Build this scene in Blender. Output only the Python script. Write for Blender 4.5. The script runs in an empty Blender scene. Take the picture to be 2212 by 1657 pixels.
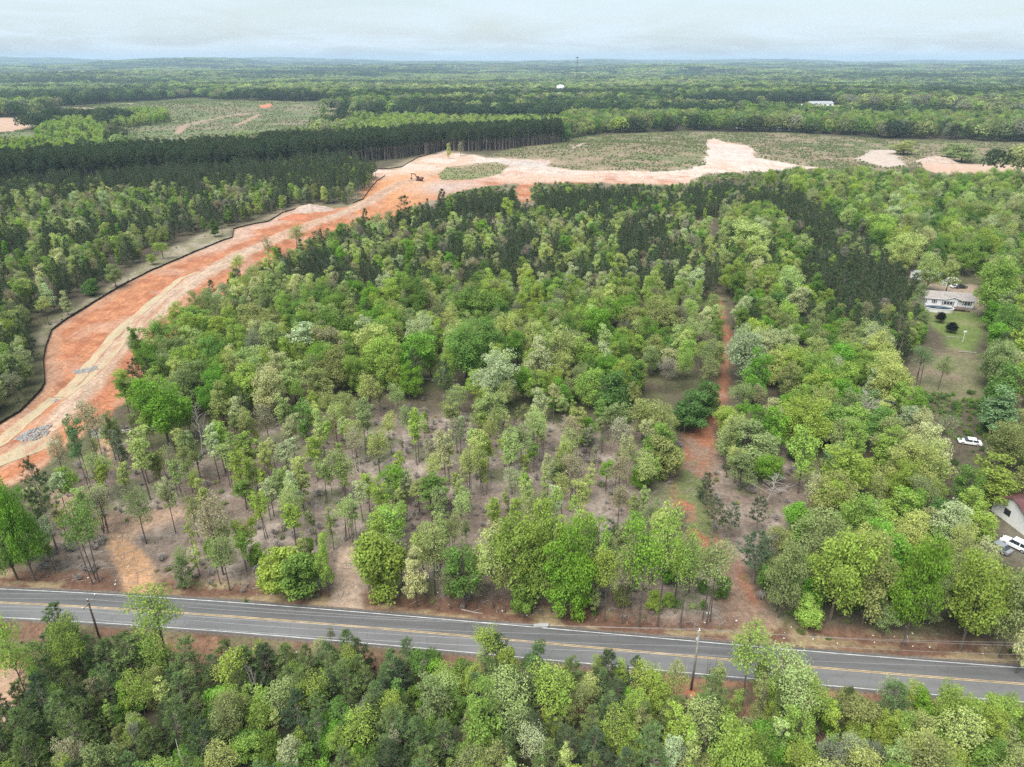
import bpy, math, random
import numpy as np
from mathutils import Vector, Matrix

# ------------------------------------------------------------------ camera, world, sun, exposure
scene = bpy.context.scene
COL = scene.collection
CAM_H = 78.0
PITCH = math.radians(24.53)
FPX, CX, CY = 1534.0, 1106.0, 828.5          # focal length and centre for a 2212 x 1657 picture

cam_data = bpy.data.cameras.new("camera")
cam_data.sensor_width = 36.0
cam_data.lens = 36.0 * FPX / 2212.0
cam_data.clip_start = 0.5
cam_data.clip_end = 60000.0
cam = bpy.data.objects.new("camera", cam_data)
cam.location = (0, 0, CAM_H)
cam.rotation_euler = (math.pi / 2 - PITCH, 0, 0)
COL.objects.link(cam)
scene.camera = cam

SUN_EL, SUN_AZ = math.radians(60), math.radians(-142)     # azimuth from +Y towards +X
world = bpy.data.worlds.new("World")
scene.world = world
world.use_nodes = True
wn, wl = world.node_tree.nodes, world.node_tree.links
wn.clear()
w_out = wn.new("ShaderNodeOutputWorld")
w_bg = wn.new("ShaderNodeBackground")
w_sky = wn.new("ShaderNodeTexSky")
w_sky.sky_type = 'NISHITA'
w_sky.sun_disc = False
w_sky.sun_elevation = SUN_EL
w_sky.sun_rotation = SUN_AZ
w_sky.altitude = 200
w_sky.air_density = 1.0
w_sky.dust_density = 2.0
w_scale = wn.new("ShaderNodeVectorMath"); w_scale.operation = 'SCALE'
w_scale.inputs['Scale'].default_value = 0.088
wl.new(w_sky.outputs[0], w_scale.inputs[0])
# thin cloud veil on a plane high above the ground: direction / height, so streaks shrink towards the horizon
w_tc = wn.new("ShaderNodeTexCoord")
w_sep = wn.new("ShaderNodeSeparateXYZ"); wl.new(w_tc.outputs['Generated'], w_sep.inputs[0])
w_zz = wn.new("ShaderNodeMath"); w_zz.operation = 'MAXIMUM'; w_zz.inputs[1].default_value = 0.0
wl.new(w_sep.outputs['Z'], w_zz.inputs[0])
w_z = wn.new("ShaderNodeMath"); w_z.operation = 'ADD'; w_z.inputs[1].default_value = 0.11
wl.new(w_zz.outputs[0], w_z.inputs[0])
w_div = wn.new("ShaderNodeVectorMath"); w_div.operation = 'DIVIDE'
w_comb = wn.new("ShaderNodeCombineXYZ")
for i in range(3):
    wl.new(w_z.outputs[0], w_comb.inputs[i])
wl.new(w_tc.outputs['Generated'], w_div.inputs[0]); wl.new(w_comb.outputs[0], w_div.inputs[1])
w_n1 = wn.new("ShaderNodeTexNoise"); w_n1.inputs['Scale'].default_value = 0.8
w_n1.inputs['Detail'].default_value = 8; w_n1.inputs['Roughness'].default_value = 0.6
w_n1.inputs['Distortion'].default_value = 0.6
wl.new(w_div.outputs[0], w_n1.inputs['Vector'])
w_ramp = wn.new("ShaderNodeMapRange")
w_ramp.inputs['From Min'].default_value = 0.36; w_ramp.inputs['From Max'].default_value = 0.62
w_ramp.inputs['To Min'].default_value = 0.5; w_ramp.inputs['To Max'].default_value = 0.97
wl.new(w_n1.outputs['Fac'], w_ramp.inputs['Value'])
w_mix = wn.new("ShaderNodeMix"); w_mix.data_type = 'RGBA'
wl.new(w_ramp.outputs[0], w_mix.inputs['Factor'])
wl.new(w_scale.outputs[0], w_mix.inputs['A'])
w_mix.inputs['B'].default_value = (0.372, 0.432, 0.472, 1)
wl.new(w_mix.outputs['Result'], w_bg.inputs['Color'])
w_bg.inputs['Strength'].default_value = 1.0
wl.new(w_bg.outputs[0], w_out.inputs['Surface'])

sun_data = bpy.data.lights.new("sun", 'SUN')
sun_data.energy = 2.85
sun_data.angle = math.radians(45)
sun_data.color = (1.0, 0.965, 0.91)
sun = bpy.data.objects.new("sun", sun_data)
sd = Vector((math.sin(SUN_AZ) * math.cos(SUN_EL), math.cos(SUN_AZ) * math.cos(SUN_EL), math.sin(SUN_EL)))
sun.rotation_euler = sd.to_track_quat('Z', 'Y').to_euler()
sun.location = (0, 0, 300)
COL.objects.link(sun)

scene.view_settings.view_transform = 'Standard'
scene.view_settings.look = 'None'
scene.view_settings.gamma = 1.0
scene.view_settings.use_curve_mapping = False
scene.view_settings.exposure = 1.1
scene.render.engine = 'CYCLES'
cy = scene.cycles
cy.max_bounces = 8; cy.diffuse_bounces = 5; cy.glossy_bounces = 2; cy.transmission_bounces = 5
cy.volume_bounces = 0; cy.transparent_max_bounces = 6
cy.caustics_reflective = False; cy.caustics_refractive = False
cy.use_denoising = False
cy.sample_clamp_indirect = 4.0
HAZE_DENSITY = 8.5e-5

# ------------------------------------------------------------------ projection helper: picture point -> place on the ground
def G(px, py, z=0.0):
    a = (px - CX) / FPX; b = (py - CY) / FPX
    dy = math.cos(PITCH) - b * math.sin(PITCH)
    dz = -math.sin(PITCH) - b * math.cos(PITCH)
    t = (z - CAM_H) / dz
    return (a * t, dy * t)

def proj(x, y, z):
    d = y * math.cos(PITCH) - (z - CAM_H) * math.sin(PITCH)
    u = y * math.sin(PITCH) + (z - CAM_H) * math.cos(PITCH)
    return CX + FPX * x / d, CY - FPX * u / d, d

def GP(pts):
    return np.array([G(a, b) for a, b in pts])

# ------------------------------------------------------------------ numpy noise and polygons
def _hash(ix, iy, seed):
    h = (ix.astype(np.int64) * 374761393 + iy.astype(np.int64) * 668265263 + seed * 1442695041) & 0xFFFFFFFF
    h = ((h ^ (h >> 13)) * 1274126177) & 0xFFFFFFFF
    return ((h ^ (h >> 16)) & 0xFFFF) / 65535.0

def vnoise(x, y, seed=0):
    x = np.asarray(x, float); y = np.asarray(y, float)
    ix = np.floor(x); iy = np.floor(y); fx = x - ix; fy = y - iy
    fx = fx * fx * (3 - 2 * fx); fy = fy * fy * (3 - 2 * fy)
    a = _hash(ix, iy, seed); b = _hash(ix + 1, iy, seed); c = _hash(ix, iy + 1, seed); d = _hash(ix + 1, iy + 1, seed)
    return (a * (1 - fx) + b * fx) * (1 - fy) + (c * (1 - fx) + d * fx) * fy

def fbm(x, y, seed=0, oct=4):
    s = 0; a = 0.5; t = 0
    for o in range(oct):
        s = s + a * vnoise(x * 2 ** o, y * 2 ** o, seed + o * 17); t += a; a *= 0.5
    return s / t

def opening(x, y):
    """ragged far clearings: noise with its coordinates bent so that no edge runs straight"""
    u = (x * 0.83 + y * 0.55 + (fbm(x / 170, y / 170, 801, 3) - 0.5) * 520) / 520
    v = (y * 0.83 - x * 0.55 + (fbm(x / 170, y / 170, 823, 3) - 0.5) * 520) / 430
    return fbm(u, v, 711, 3)

def inside(poly, x, y):
    x = np.asarray(x, float); y = np.asarray(y, float)
    r = np.zeros(x.shape, bool); n = len(poly)
    for i in range(n):
        x1, y1 = poly[i]; x2, y2 = poly[(i + 1) % n]
        if y1 == y2: continue
        c = ((y1 > y) != (y2 > y)) & (x < (x2 - x1) * (y - y1) / (y2 - y1) + x1)
        r ^= c
    return r

def seg_dist(pts, x, y, closed=False):
    x = np.asarray(x, float); y = np.asarray(y, float)
    best = np.full(x.shape, 1e9); n = len(pts)
    for i in range(n if closed else n - 1):
        x1, y1 = pts[i]; x2, y2 = pts[(i + 1) % n]
        dx, dy = x2 - x1, y2 - y1
        t = np.clip(((x - x1) * dx + (y - y1) * dy) / (dx * dx + dy * dy + 1e-9), 0, 1)
        best = np.minimum(best, np.hypot(x - x1 - t * dx, y - y1 - t * dy))
    return best

def sdf(poly, x, y):
    """positive inside, metres"""
    x = np.asarray(x, float); y = np.asarray(y, float)
    pad = 60
    m = (x > poly[:, 0].min() - pad) & (x < poly[:, 0].max() + pad) & (y > poly[:, 1].min() - pad) & (y < poly[:, 1].max() + pad)
    out = np.full(x.shape, -pad, float)
    if m.any():
        xs, ys = x[m], y[m]
        d = seg_dist(poly, xs, ys, True)
        out[m] = np.where(inside(poly, xs, ys), d, -d)
    return out

def sstep(a, b, v):
    t = np.clip((v - a) / (b - a), 0, 1)
    return t * t * (3 - 2 * t)

# ------------------------------------------------------------------ outlines of the place (ground points)
ROAD_C = [(-250, 1294), (0, 1303), (200, 1313), (433, 1327), (737, 1350), (950, 1370), (1170, 1392), (1474, 1418), (1808, 1445), (2212, 1477), (2500, 1500)]
_rc = GP(ROAD_C)
_rk = np.polyfit(_rc[:, 0], _rc[:, 1], 3)
def road_y(x): return np.polyval(_rk, x)
def road_dy(x): return np.polyval(np.polyder(_rk), x)
def road_off(x, y):
    """signed distance to the road's centre line, + on the far side"""
    return (y - road_y(x)) / np.sqrt(1 + road_dy(x) ** 2)

FENCE = [(670, 443), (610, 459), (580, 479), (540, 488), (505, 496), (502, 513), (417, 549), (333, 586), (240, 633), (147, 689), (112, 716),
         (100, 748), (94, 780), (97, 826), (90, 842), (43, 889), (0, 914), (-60, 945)]
CORR = GP(FENCE + [(-200, 1020), (-200, 1140), (-60, 1085), (0, 1060), (60, 1035), (130, 985), (190, 935), (240, 895), (290, 835), (330, 775),
      (380, 725), (450, 672), (500, 640), (560, 600), (640, 548), (700, 522), (760, 506), (820, 490), (850, 470), (900, 445), (960, 425), (1010, 410),
      (1060, 401), (1110, 397), (1118, 440), (1148, 440), (1150, 396), (1250, 396), (1400, 397), (1480, 398), (1541, 375), (1608, 370), (1708, 367),
      (1780, 362), (1708, 355), (1641, 346), (1618, 317), (1570, 310), (1541, 297), (1525, 310), (1525, 360), (1475, 370), (1404, 373), (1300, 370),
      (1237, 367), (1184, 361), (1200, 350), (1137, 347), (1097, 345), (1037, 342), (985, 335), (960, 328), (930, 336), (904, 341), (870, 360), (840, 366), (784, 368),
      (784, 376), (830, 380), (812, 396), (800, 410), (785, 432), (740, 446), (700, 448)])
PAD2 = GP([(1852, 343), (1882, 323), (1932, 325), (1940, 342), (1955, 360), (1908, 362)])
PAD3 = GP([(1988, 347), (2028, 337), (2062, 353), (2212, 357), (2400, 358), (2400, 374), (2212, 371), (2042, 378), (1995, 367)])
ISLAND = GP([(944, 380), (964, 360), (1070, 352), (1100, 360), (1084, 377), (1020, 388), (954, 390)])
SCRUB = GP([(1050, 344), (1110, 325), (1170, 303), (1304, 291), (1475, 284), (1700, 288), (1900, 300), (2212, 310), (2500, 312), (2500, 356), (2212, 357), (2062, 352), (1990, 360),
            (1900, 372), (1790, 372), (1700, 366), (1500, 398), (1240, 394), (1180, 362), (1120, 352)])
CUT = GP([(-100, 262), (0, 256), (60, 250), (100, 236), (233, 219), (330, 213), (417, 207), (500, 216), (600, 226), (693, 226), (760, 240), (745, 262), (700, 300), (633, 318), (483, 335), (380, 345), (290, 350), (260, 330),
          (250, 300), (235, 282), (213, 266), (120, 262), (30, 290), (-100, 300)])
CUTWOOD = GP([(225, 275), (240, 262), (300, 254), (360, 254), (370, 265), (300, 276), (255, 286)])
POND = GP([(-150, 256), (30, 255), (73, 258), (70, 272), (30, 284), (-150, 290)])
POND_FRONT = GP([(-150, 284), (85, 284), (82, 316), (0, 324), (-150, 330)])
DRIVE1 = GP([(262, 1283), (348, 1287), (340, 1250), (328, 1205), (300, 1182), (273, 1165), (245, 1150), (235, 1180), (240, 1215), (252, 1250)])
DRIVE1B = GP([(245, 1150), (273, 1165), (300, 1150), (420, 1105), (380, 1095), (270, 1120), (190, 1110), (170, 1080), (150, 1060), (110, 1075), (140, 1110), (200, 1135)])
DRIVE1C = GP([(218, 1000), (243, 1000), (243, 940), (222, 940)])
DRIVE2 = GP([(700, 1322), (797, 1331), (780, 1280), (777, 1215), (765, 1180), (738, 1178), (722, 1230), (714, 1280)])
TRACK = GP([(1543, 640), (1556, 645), (1568, 690), (1584, 735), (1576, 780), (1572, 850), (1566, 895), (1542, 925), (1545, 985), (1535, 1050), (1530, 1110), (1548, 1160), (1585, 1200),
            (1622, 1260), (1650, 1330), (1680, 1388), (1570, 1378), (1575, 1300), (1540, 1225), (1492, 1165), (1452, 1090), (1455, 1040), (1470, 985), (1480, 940), (1512, 905),
            (1538, 880), (1552, 830), (1560, 760), (1548, 700)])
LAWN = GP([(1990, 668), (2110, 672), (2135, 700), (2120, 740), (2095, 770), (2050, 760), (2035, 730), (2000, 700)])
LOT = GP([(1970, 615), (2110, 615), (2125, 680), (1985, 672)])
FIELD = GP([(1965, 800), (2010, 770), (2060, 755), (2100, 770), (2112, 830), (2105, 868), (2040, 862), (1960, 852)])
YARD = GP([(2120, 1190), (2150, 1150), (2212, 1110), (2500, 1100), (2500, 1230), (2212, 1215)])
CARLOT = GP([(925, 475), (1000, 470), (1105, 474), (1105, 496), (1040, 500), (930, 490)])
CLEAR = GP([(170, 1010), (260, 960), (420, 985), (560, 930), (760, 880), (900, 880), (1150, 905), (1290, 930), (1350, 900), (1400, 900), (1480, 960), (1700, 960), (1850, 1080),
            (1850, 1130), (1650, 1160), (1660, 1380), (1560, 1385), (1100, 1352), (737, 1320), (400, 1296), (60, 1278), (60, 1200), (130, 1080)])
STRIP = GP([(500, 490), (505, 515), (417, 551), (333, 588), (240, 635), (147, 691), (112, 718), (95, 770), (80, 760), (70, 720), (110, 690), (200, 640), (280, 590), (360, 540), (430, 505), (470, 490)])
FGCLAY = GP([(-150, 1390), (20, 1392), (95, 1400), (120, 1420), (60, 1450), (70, 1500), (30, 1560), (-10, 1640), (-150, 1660)])
BED = GP([(-200, 1125), (-60, 1070), (30, 1018), (130, 930), (200, 850), (250, 780), (300, 712), (360, 655), (430, 608), (520, 556), (600, 520), (700, 480), (790, 442), (860, 402), (930, 378), (985, 360)])
STRAW_LINES = [([(-40, 972), (0, 950), (52, 909), (90, 880), (122, 853)], 1.7),
               ([(129, 853), (174, 813), (188, 790), (222, 756), (250, 722), (277, 696), (320, 663), (383, 612), (433, 593)], 1.7),
               ([(140, 858), (180, 830), (214, 803), (255, 756), (270, 730), (290, 700)], 1.1),
               ([(-60, 1030), (0, 1003), (50, 980), (90, 962), (118, 948)], 2.2)]

# ------------------------------------------------------------------ terrain height
def raw_height(x, y):
    x = np.asarray(x, float); y = np.asarray(y, float)
    r = np.hypot(x, y)
    h = (fbm(x / 45, y / 45, 3, 3) - 0.5) * 2.2 * sstep(95, 220, r)
    h = h + (fbm(x / 9, y / 9, 9, 2) - 0.5) * 0.35
    # far country: shallow valleys, then ridges near the skyline
    far = sstep(900, 3500, r)
    h = h + far * (fbm(x / 1300, y / 1300, 21, 4) - 0.55) * 80
    az = np.arctan2(x, y)
    ridge = fbm(az * 6 + 3.3, r / 5200, 33, 3)
    h = h + sstep(5200, 9500, r) * (np.clip(ridge - 0.36, 0, 1) * 205 + 4) * (0.75 + 0.35 * np.cos(az * 2.6 + 1.15) ** 2)
    h = h + sstep(5000, 9000, r) * 16 * sstep(0.05, 0.5, az)
    # low mound of the clear-cut and the far cut slope
    mx, my = G(1340, 330)
    h = h + 7 * np.exp(-(((x - mx) / 110) ** 2 + ((y - my) / 70) ** 2))
    cx, cy_ = G(470, 232)
    h = h + 9 * np.exp(-(((x - cx) / 260) ** 2 + ((y - cy_) / 230) ** 2))
    # earthworks: ruts, a crowned bed and a ditch under the straw
    c = sdf(CORR, x, y)
    k = sstep(0, 3, c) * (1 - sstep(420, 620, r))
    h = h + k * ((fbm(x / 4.5, y / 4.5, 51, 3) - 0.5) * 1.1)
    bd = seg_dist(BED, x, y)
    h = h + k * 1.0 * (1 - sstep(5, 10, bd))
    h = h - k * 0.3 * (fbm(x / 4.5, y / 4.5, 51, 3) - 0.5) * 2 * (1 - sstep(4, 7, bd))
    for pts, w in STRAW_LINES:
        h = h - k * 0.5 * (1 - sstep(w * 0.6, w * 2.4, seg_dist(GP(pts), x, y)))
    ed = seg_dist(CORR[18:32], x, y)
    h = h - k * 1.0 * np.exp(-((ed - 4) / 3) ** 2)
    # flat under the asphalt, a ditch beside it
    ro = np.abs(road_off(x, y))
    near = (np.abs(x) < 400) & (y < 200)
    flat = np.where(near, 1 - sstep(4.6, 9, ro), 0)
    h = h * (1 - flat)
    h = h - np.where(near, 0.45 * np.exp(-((ro - 6.6) / 1.3) ** 2), 0)
    return h

ANG = np.concatenate([np.linspace(-180, -62, 40)[:-1], np.linspace(-62, -44, 60)[:-1], np.linspace(-44, 44, 640), np.linspace(44, 62, 60)[1:], np.linspace(62, 180, 40)[1:]])
ANG = np.radians(ANG)
RAD = np.concatenate([np.array([0.5, 12, 25]), np.exp(np.linspace(math.log(38), math.log(1000), 440)), np.exp(np.linspace(math.log(1000), math.log(17000), 130))[1:]])
_A, _R = np.meshgrid(ANG, RAD)
GX, GY = _R * np.sin(_A), _R * np.cos(_A)
GZ = raw_height(GX, GY)
GZ[:, -1] = GZ[:, 0]

def height(x, y):
    """height of the ground mesh at (x, y), read from its grid"""
    x = np.asarray(x, float); y = np.asarray(y, float)
    a = np.arctan2(x, y); r = np.hypot(x, y)
    ia = np.clip(np.searchsorted(ANG, a) - 1, 0, len(ANG) - 2); ir = np.clip(np.searchsorted(RAD, r) - 1, 0, len(RAD) - 2)
    fa = np.clip((a - ANG[ia]) / (ANG[ia + 1] - ANG[ia]), 0, 1); fr = np.clip((r - RAD[ir]) / (RAD[ir + 1] - RAD[ir]), 0, 1)
    return (GZ[ir, ia] * (1 - fr) + GZ[ir + 1, ia] * fr) * (1 - fa) + (GZ[ir, ia + 1] * (1 - fr) + GZ[ir + 1, ia + 1] * fr) * fa

def hz(x, y): return float(height(np.array([x]), np.array([y]))[0])

# ------------------------------------------------------------------ materials
def new_mat(name):
    m = bpy.data.materials.new(name); m.use_nodes = True
    nt = m.node_tree; nt.nodes.clear()
    return m, nt.nodes, nt.links

def plain(name, col, rough=0.7, metal=0.0, var=0.12, scale=3.0, bump=0.0, spec=0.3):
    m, n, l = new_mat(name)
    out = n.new("ShaderNodeOutputMaterial"); b = n.new("ShaderNodeBsdfPrincipled")
    tc = n.new("ShaderNodeTexCoord")
    no = n.new("ShaderNodeTexNoise"); no.inputs['Scale'].default_value = scale; no.inputs['Detail'].default_value = 6
    l.new(tc.outputs['Object'], no.inputs['Vector'])
    mr = n.new("ShaderNodeMapRange"); mr.inputs['From Min'].default_value = 0.3; mr.inputs['From Max'].default_value = 0.7
    mr.inputs['To Min'].default_value = 1 - var; mr.inputs['To Max'].default_value = 1 + var
    l.new(no.outputs['Fac'], mr.inputs['Value'])
    mx = n.new("ShaderNodeVectorMath"); mx.operation = 'SCALE'
    mx.inputs[0].default_value = col[:3]; l.new(mr.outputs[0], mx.inputs['Scale'])
    l.new(mx.outputs[0], b.inputs['Base Color'])
    b.inputs['Roughness'].default_value = rough; b.inputs['Metallic'].default_value = metal
    b.inputs['Specular IOR Level'].default_value = spec
    if bump:
        bp = n.new("ShaderNodeBump"); bp.inputs['Strength'].default_value = bump; bp.inputs['Distance'].default_value = 0.05
        l.new(no.outputs['Fac'], bp.inputs['Height']); l.new(bp.outputs[0], b.inputs['Normal'])
    l.new(b.outputs[0], out.inputs['Surface'])
    return m

def leaf_material(name, trans=0.3, rough=0.6):
    m, n, l = new_mat(name)
    out = n.new("ShaderNodeOutputMaterial")
    at = n.new("ShaderNodeAttribute"); at.attribute_type = 'INSTANCER'; at.attribute_name = 'tint'
    lv = n.new("ShaderNodeAttribute"); lv.attribute_type = 'GEOMETRY'; lv.attribute_name = 'lv'
    oi = n.new("ShaderNodeObjectInfo")
    # leaf-to-leaf difference in brightness and a slight shift towards yellow
    sc = n.new("ShaderNodeVectorMath"); sc.operation = 'SCALE'
    l.new(at.outputs['Color'], sc.inputs[0]); l.new(lv.outputs['Fac'], sc.inputs['Scale'])
    df = n.new("ShaderNodeBsdfDiffuse"); df.inputs['Roughness'].default_value = 0.5
    tr = n.new("ShaderNodeBsdfTranslucent")
    wm = n.new("ShaderNodeVectorMath"); wm.operation = 'MULTIPLY'; wm.inputs[1].default_value = (0.98, 1.15, 0.6)
    l.new(sc.outputs[0], df.inputs['Color']); l.new(sc.outputs[0], wm.inputs[0]); l.new(wm.outputs[0], tr.inputs['Color'])
    mx = n.new("ShaderNodeMixShader"); mx.inputs[0].default_value = trans
    l.new(df.outputs[0], mx.inputs[1]); l.new(tr.outputs[0], mx.inputs[2])
    l.new(mx.outputs[0], out.inputs['Surface'])
    return m

M = {}
M['leaf'] = leaf_material('leaf', 0.42)
M['needle'] = leaf_material('needle', 0.22)
M['bark'] = plain('bark', (0.115, 0.095, 0.08), 0.95, var=0.35, scale=4, bump=0.4)
M['pine_bark'] = plain('pine_bark', (0.22, 0.18, 0.15), 0.95, var=0.35, scale=4, bump=0.4)
M['grey_wood'] = plain('grey_wood', (0.30, 0.27, 0.245), 0.95, var=0.3, scale=4)
M['pole_wood'] = plain('pole_wood', (0.07, 0.05, 0.04), 0.9, var=0.3, scale=2)
M['pole_wood_grey'] = plain('pole_wood_grey', (0.22, 0.2, 0.17), 0.9, var=0.3, scale=2)
M['metal_grey'] = plain('metal_grey', (0.42, 0.43, 0.44), 0.45, 0.4, var=0.08)
M['porcelain'] = plain('porcelain', (0.75, 0.76, 0.76), 0.3, var=0.05)
M['wire'] = plain('wire', (0.30, 0.30, 0.30), 0.5, 0.3, var=0.05)
M['white_paint'] = plain('white_paint', (0.72, 0.72, 0.70), 0.6, var=0.08, scale=1.5)
M['siding'] = plain('siding', (0.70, 0.71, 0.73), 0.6, var=0.06, scale=1.0)
M['shingle'] = plain('shingle', (0.27, 0.245, 0.225), 0.95, var=0.2, scale=1.2, bump=0.3)
M['maroon_roof'] = plain('maroon_roof', (0.115, 0.05, 0.05), 0.8, var=0.2, scale=1.0)
M['glass'] = plain('glass', (0.03, 0.035, 0.04), 0.08, var=0.1, spec=0.6)
M['shutter'] = plain('shutter', (0.06, 0.06, 0.065), 0.7, var=0.1)
M['deck_wood'] = plain('deck_wood', (0.14, 0.10, 0.075), 0.9, var=0.3)
M['pool_wall'] = plain('pool_wall', (0.62, 0.62, 0.6), 0.5, var=0.06)
M['pool_water'] = plain('pool_water', (0.025, 0.045, 0.07), 0.06, var=0.3, scale=0.6, spec=0.6)
M['car_white'] = plain('car_white', (0.78, 0.79, 0.80), 0.25, var=0.02, spec=0.5)
M['car_silver'] = plain('car_silver', (0.36, 0.38, 0.40), 0.25, 0.5, var=0.02, spec=0.5)
M['car_dark'] = plain('car_dark', (0.03, 0.03, 0.035), 0.25, var=0.02, spec=0.5)
M['rubber'] = plain('rubber', (0.02, 0.02, 0.02), 0.9, var=0.1)
M['machine_dark'] = plain('machine_dark', (0.05, 0.04, 0.04), 0.6, var=0.2)
M['machine_orange'] = plain('machine_orange', (0.22, 0.08, 0.035), 0.6, var=0.15)
M['silt_fabric'] = plain('silt_fabric', (0.022, 0.018, 0.016), 0.9, var=0.3, scale=0.7)
M['stake'] = plain('stake', (0.16, 0.11, 0.075), 0.9, var=0.2)
M['concrete'] = plain('concrete', (0.30, 0.30, 0.29), 0.9, var=0.15, scale=2)
M['stone'] = plain('stone', (0.27, 0.265, 0.255), 0.95, var=0.3, scale=0.7)
M['blue_tarp'] = plain('blue_tarp', (0.25, 0.42, 0.62), 0.5, var=0.1)
M['tan_tarp'] = plain('tan_tarp', (0.55, 0.42, 0.34), 0.7, var=0.15)
M['clay_block'] = plain('clay_block', (0.25, 0.06, 0.035), 0.9, var=0.2)
M['paint_white'] = plain('paint_white', (0.50, 0.50, 0.49), 0.75, var=0.35, scale=0.8)
M['paint_yellow'] = plain('paint_yellow', (0.47, 0.34, 0.18), 0.75, var=0.35, scale=0.8)
M['far_white'] = plain('far_white', (0.7, 0.7, 0.69), 0.6, var=0.08, scale=0.2)

# ------------------------------------------------------------------ mesh helpers
def mesh_from(name, V, F4=None, F3=None, mats=(), mi=None, attrs=None, smooth=False, colors=None):
    V = np.asarray(V, np.float32).reshape(-1, 3)
    loops = []; starts = []; tot = 0; nf = 0
    arrs = []
    if F4 is not None and len(F4):
        F4 = np.asarray(F4, np.int32); arrs.append((F4, 4))
    if F3 is not None and len(F3):
        F3 = np.asarray(F3, np.int32); arrs.append((F3, 3))
    me = bpy.data.meshes.new(name)
    me.vertices.add(len(V)); me.vertices.foreach_set('co', V.ravel())
    li = np.concatenate([a.ravel() for a, k in arrs]); ls = []
    off = 0
    for a, k in arrs:
        ls.append(off + np.arange(len(a)) * k); off += a.size
    ls = np.concatenate(ls).astype(np.int32)
    me.loops.add(len(li)); me.loops.foreach_set('vertex_index', li.astype(np.int32))
    me.polygons.add(len(ls)); me.polygons.foreach_set('loop_start', ls)
    for m in mats: me.materials.append(m)
    if mi is not None: me.polygons.foreach_set('material_index', np.asarray(mi, np.int32))
    if attrs:
        for k, v in attrs.items():
            a = me.attributes.new(k, 'FLOAT', 'POINT'); a.data.foreach_set('value', np.asarray(v, np.float32))
    if colors:
        for k, v in colors.items():
            a = me.attributes.new(k, 'FLOAT_COLOR', 'POINT'); a.data.foreach_set('color', np.asarray(v, np.float32).ravel())
    me.update(calc_edges=True)
    me.polygons.foreach_set('use_smooth', np.full(len(me.polygons), bool(smooth)))
    return me

class MB:
    """collects boxes, tubes and faces; build() makes ONE mesh object"""
    def __init__(s): s.v = []; s.f = []
    def face(s, pts):
        i = len(s.v); s.v += [tuple(p) for p in pts]; s.f.append(tuple(range(i, i + len(pts)))); return s
    def box(s, c, size, rz=0.0, bev=0.0):
        hx, hy, hz_ = size[0] / 2, size[1] / 2, size[2] / 2
        ca, sa = math.cos(rz), math.sin(rz); i = len(s.v)
        for z in (-hz_, hz_):
            for a, b in ((-hx, -hy), (hx, -hy), (hx, hy), (-hx, hy)):
                s.v.append((c[0] + a * ca - b * sa, c[1] + a * sa + b * ca, c[2] + z))
        s.f += [tuple(i + k for k in q) for q in ((3, 2, 1, 0), (4, 5, 6, 7), (0, 1, 5, 4), (1, 2, 6, 5), (2, 3, 7, 6), (3, 0, 4, 7))]
        return s
    def tube(s, pts, rad, n=6, cap=True):
        pts = [Vector(p) for p in pts]; rings = []
        if not hasattr(rad, '__len__'): rad = [rad] * len(pts)
        for k, p in enumerate(pts):
            d = (pts[min(k + 1, len(pts) - 1)] - pts[max(k - 1, 0)])
            if d.length < 1e-9: d = Vector((0, 0, 1))
            d.normalize()
            u = d.cross(Vector((0.31, 0.77, 0.13) if abs(d.z) > 0.9 else (0, 0, 1))); u.normalize(); w = d.cross(u)
            i = len(s.v)
            for j in range(n):
                a = 2 * math.pi * j / n
                s.v.append(tuple(p + (u * math.cos(a) + w * math.sin(a)) * rad[k]))
            rings.append(i)
        for k in range(len(rings) - 1):
            a, b = rings[k], rings[k + 1]
            for j in range(n):
                s.f.append((a + j, a + (j + 1) % n, b + (j + 1) % n, b + j))
        if cap:
            s.f.append(tuple(rings[0] + j for j in range(n))[::-1]); s.f.append(tuple(rings[-1] + j for j in range(n)))
        return s
    def prism(s, prof, axis_pts):
        """extrude a closed profile (list of 3D points) by a vector"""
        i = len(s.v); n = len(prof); d = Vector(axis_pts)
        s.v += [tuple(p) for p in prof] + [tuple(Vector(p) + d) for p in prof]
        s.f.append(tuple(range(i, i + n))[::-1]); s.f.append(tuple(range(i + n, i + 2 * n)))
        for k in range(n): s.f.append((i + k, i + (k + 1) % n, i + n + (k + 1) % n, i + n + k))
        return s
    def mesh(s, name, mat, smooth=False):
        me = bpy.data.meshes.new(name); me.from_pydata(s.v, [], s.f)
        if mat: me.materials.append(mat)
        if smooth: me.polygons.foreach_set('use_smooth', [True] * len(me.polygons))
        me.update(); return me
    def build(s, name, mat, parent=None, smooth=False):
        return link(name, s.mesh(name, mat, smooth), parent)

def link(name, data, parent=None, loc=None, kind=None):
    o = bpy.data.objects.new(name, data); COL.objects.link(o)
    if parent is not None: o.parent = parent
    if loc is not None: o.location = loc
    if kind: o['kind'] = kind
    return o

def tag(o, label, cat, group=None):
    o['label'] = label; o['category'] = cat
    if group: o['group'] = group
    return o

def thing(name, label, cat, loc=(0, 0, 0), rz=0.0, group=None):
    o = link(name, None, None, loc); o.rotation_euler = (0, 0, rz)
    o.empty_display_size = 0.3
    return tag(o, label, cat, group)
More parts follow.
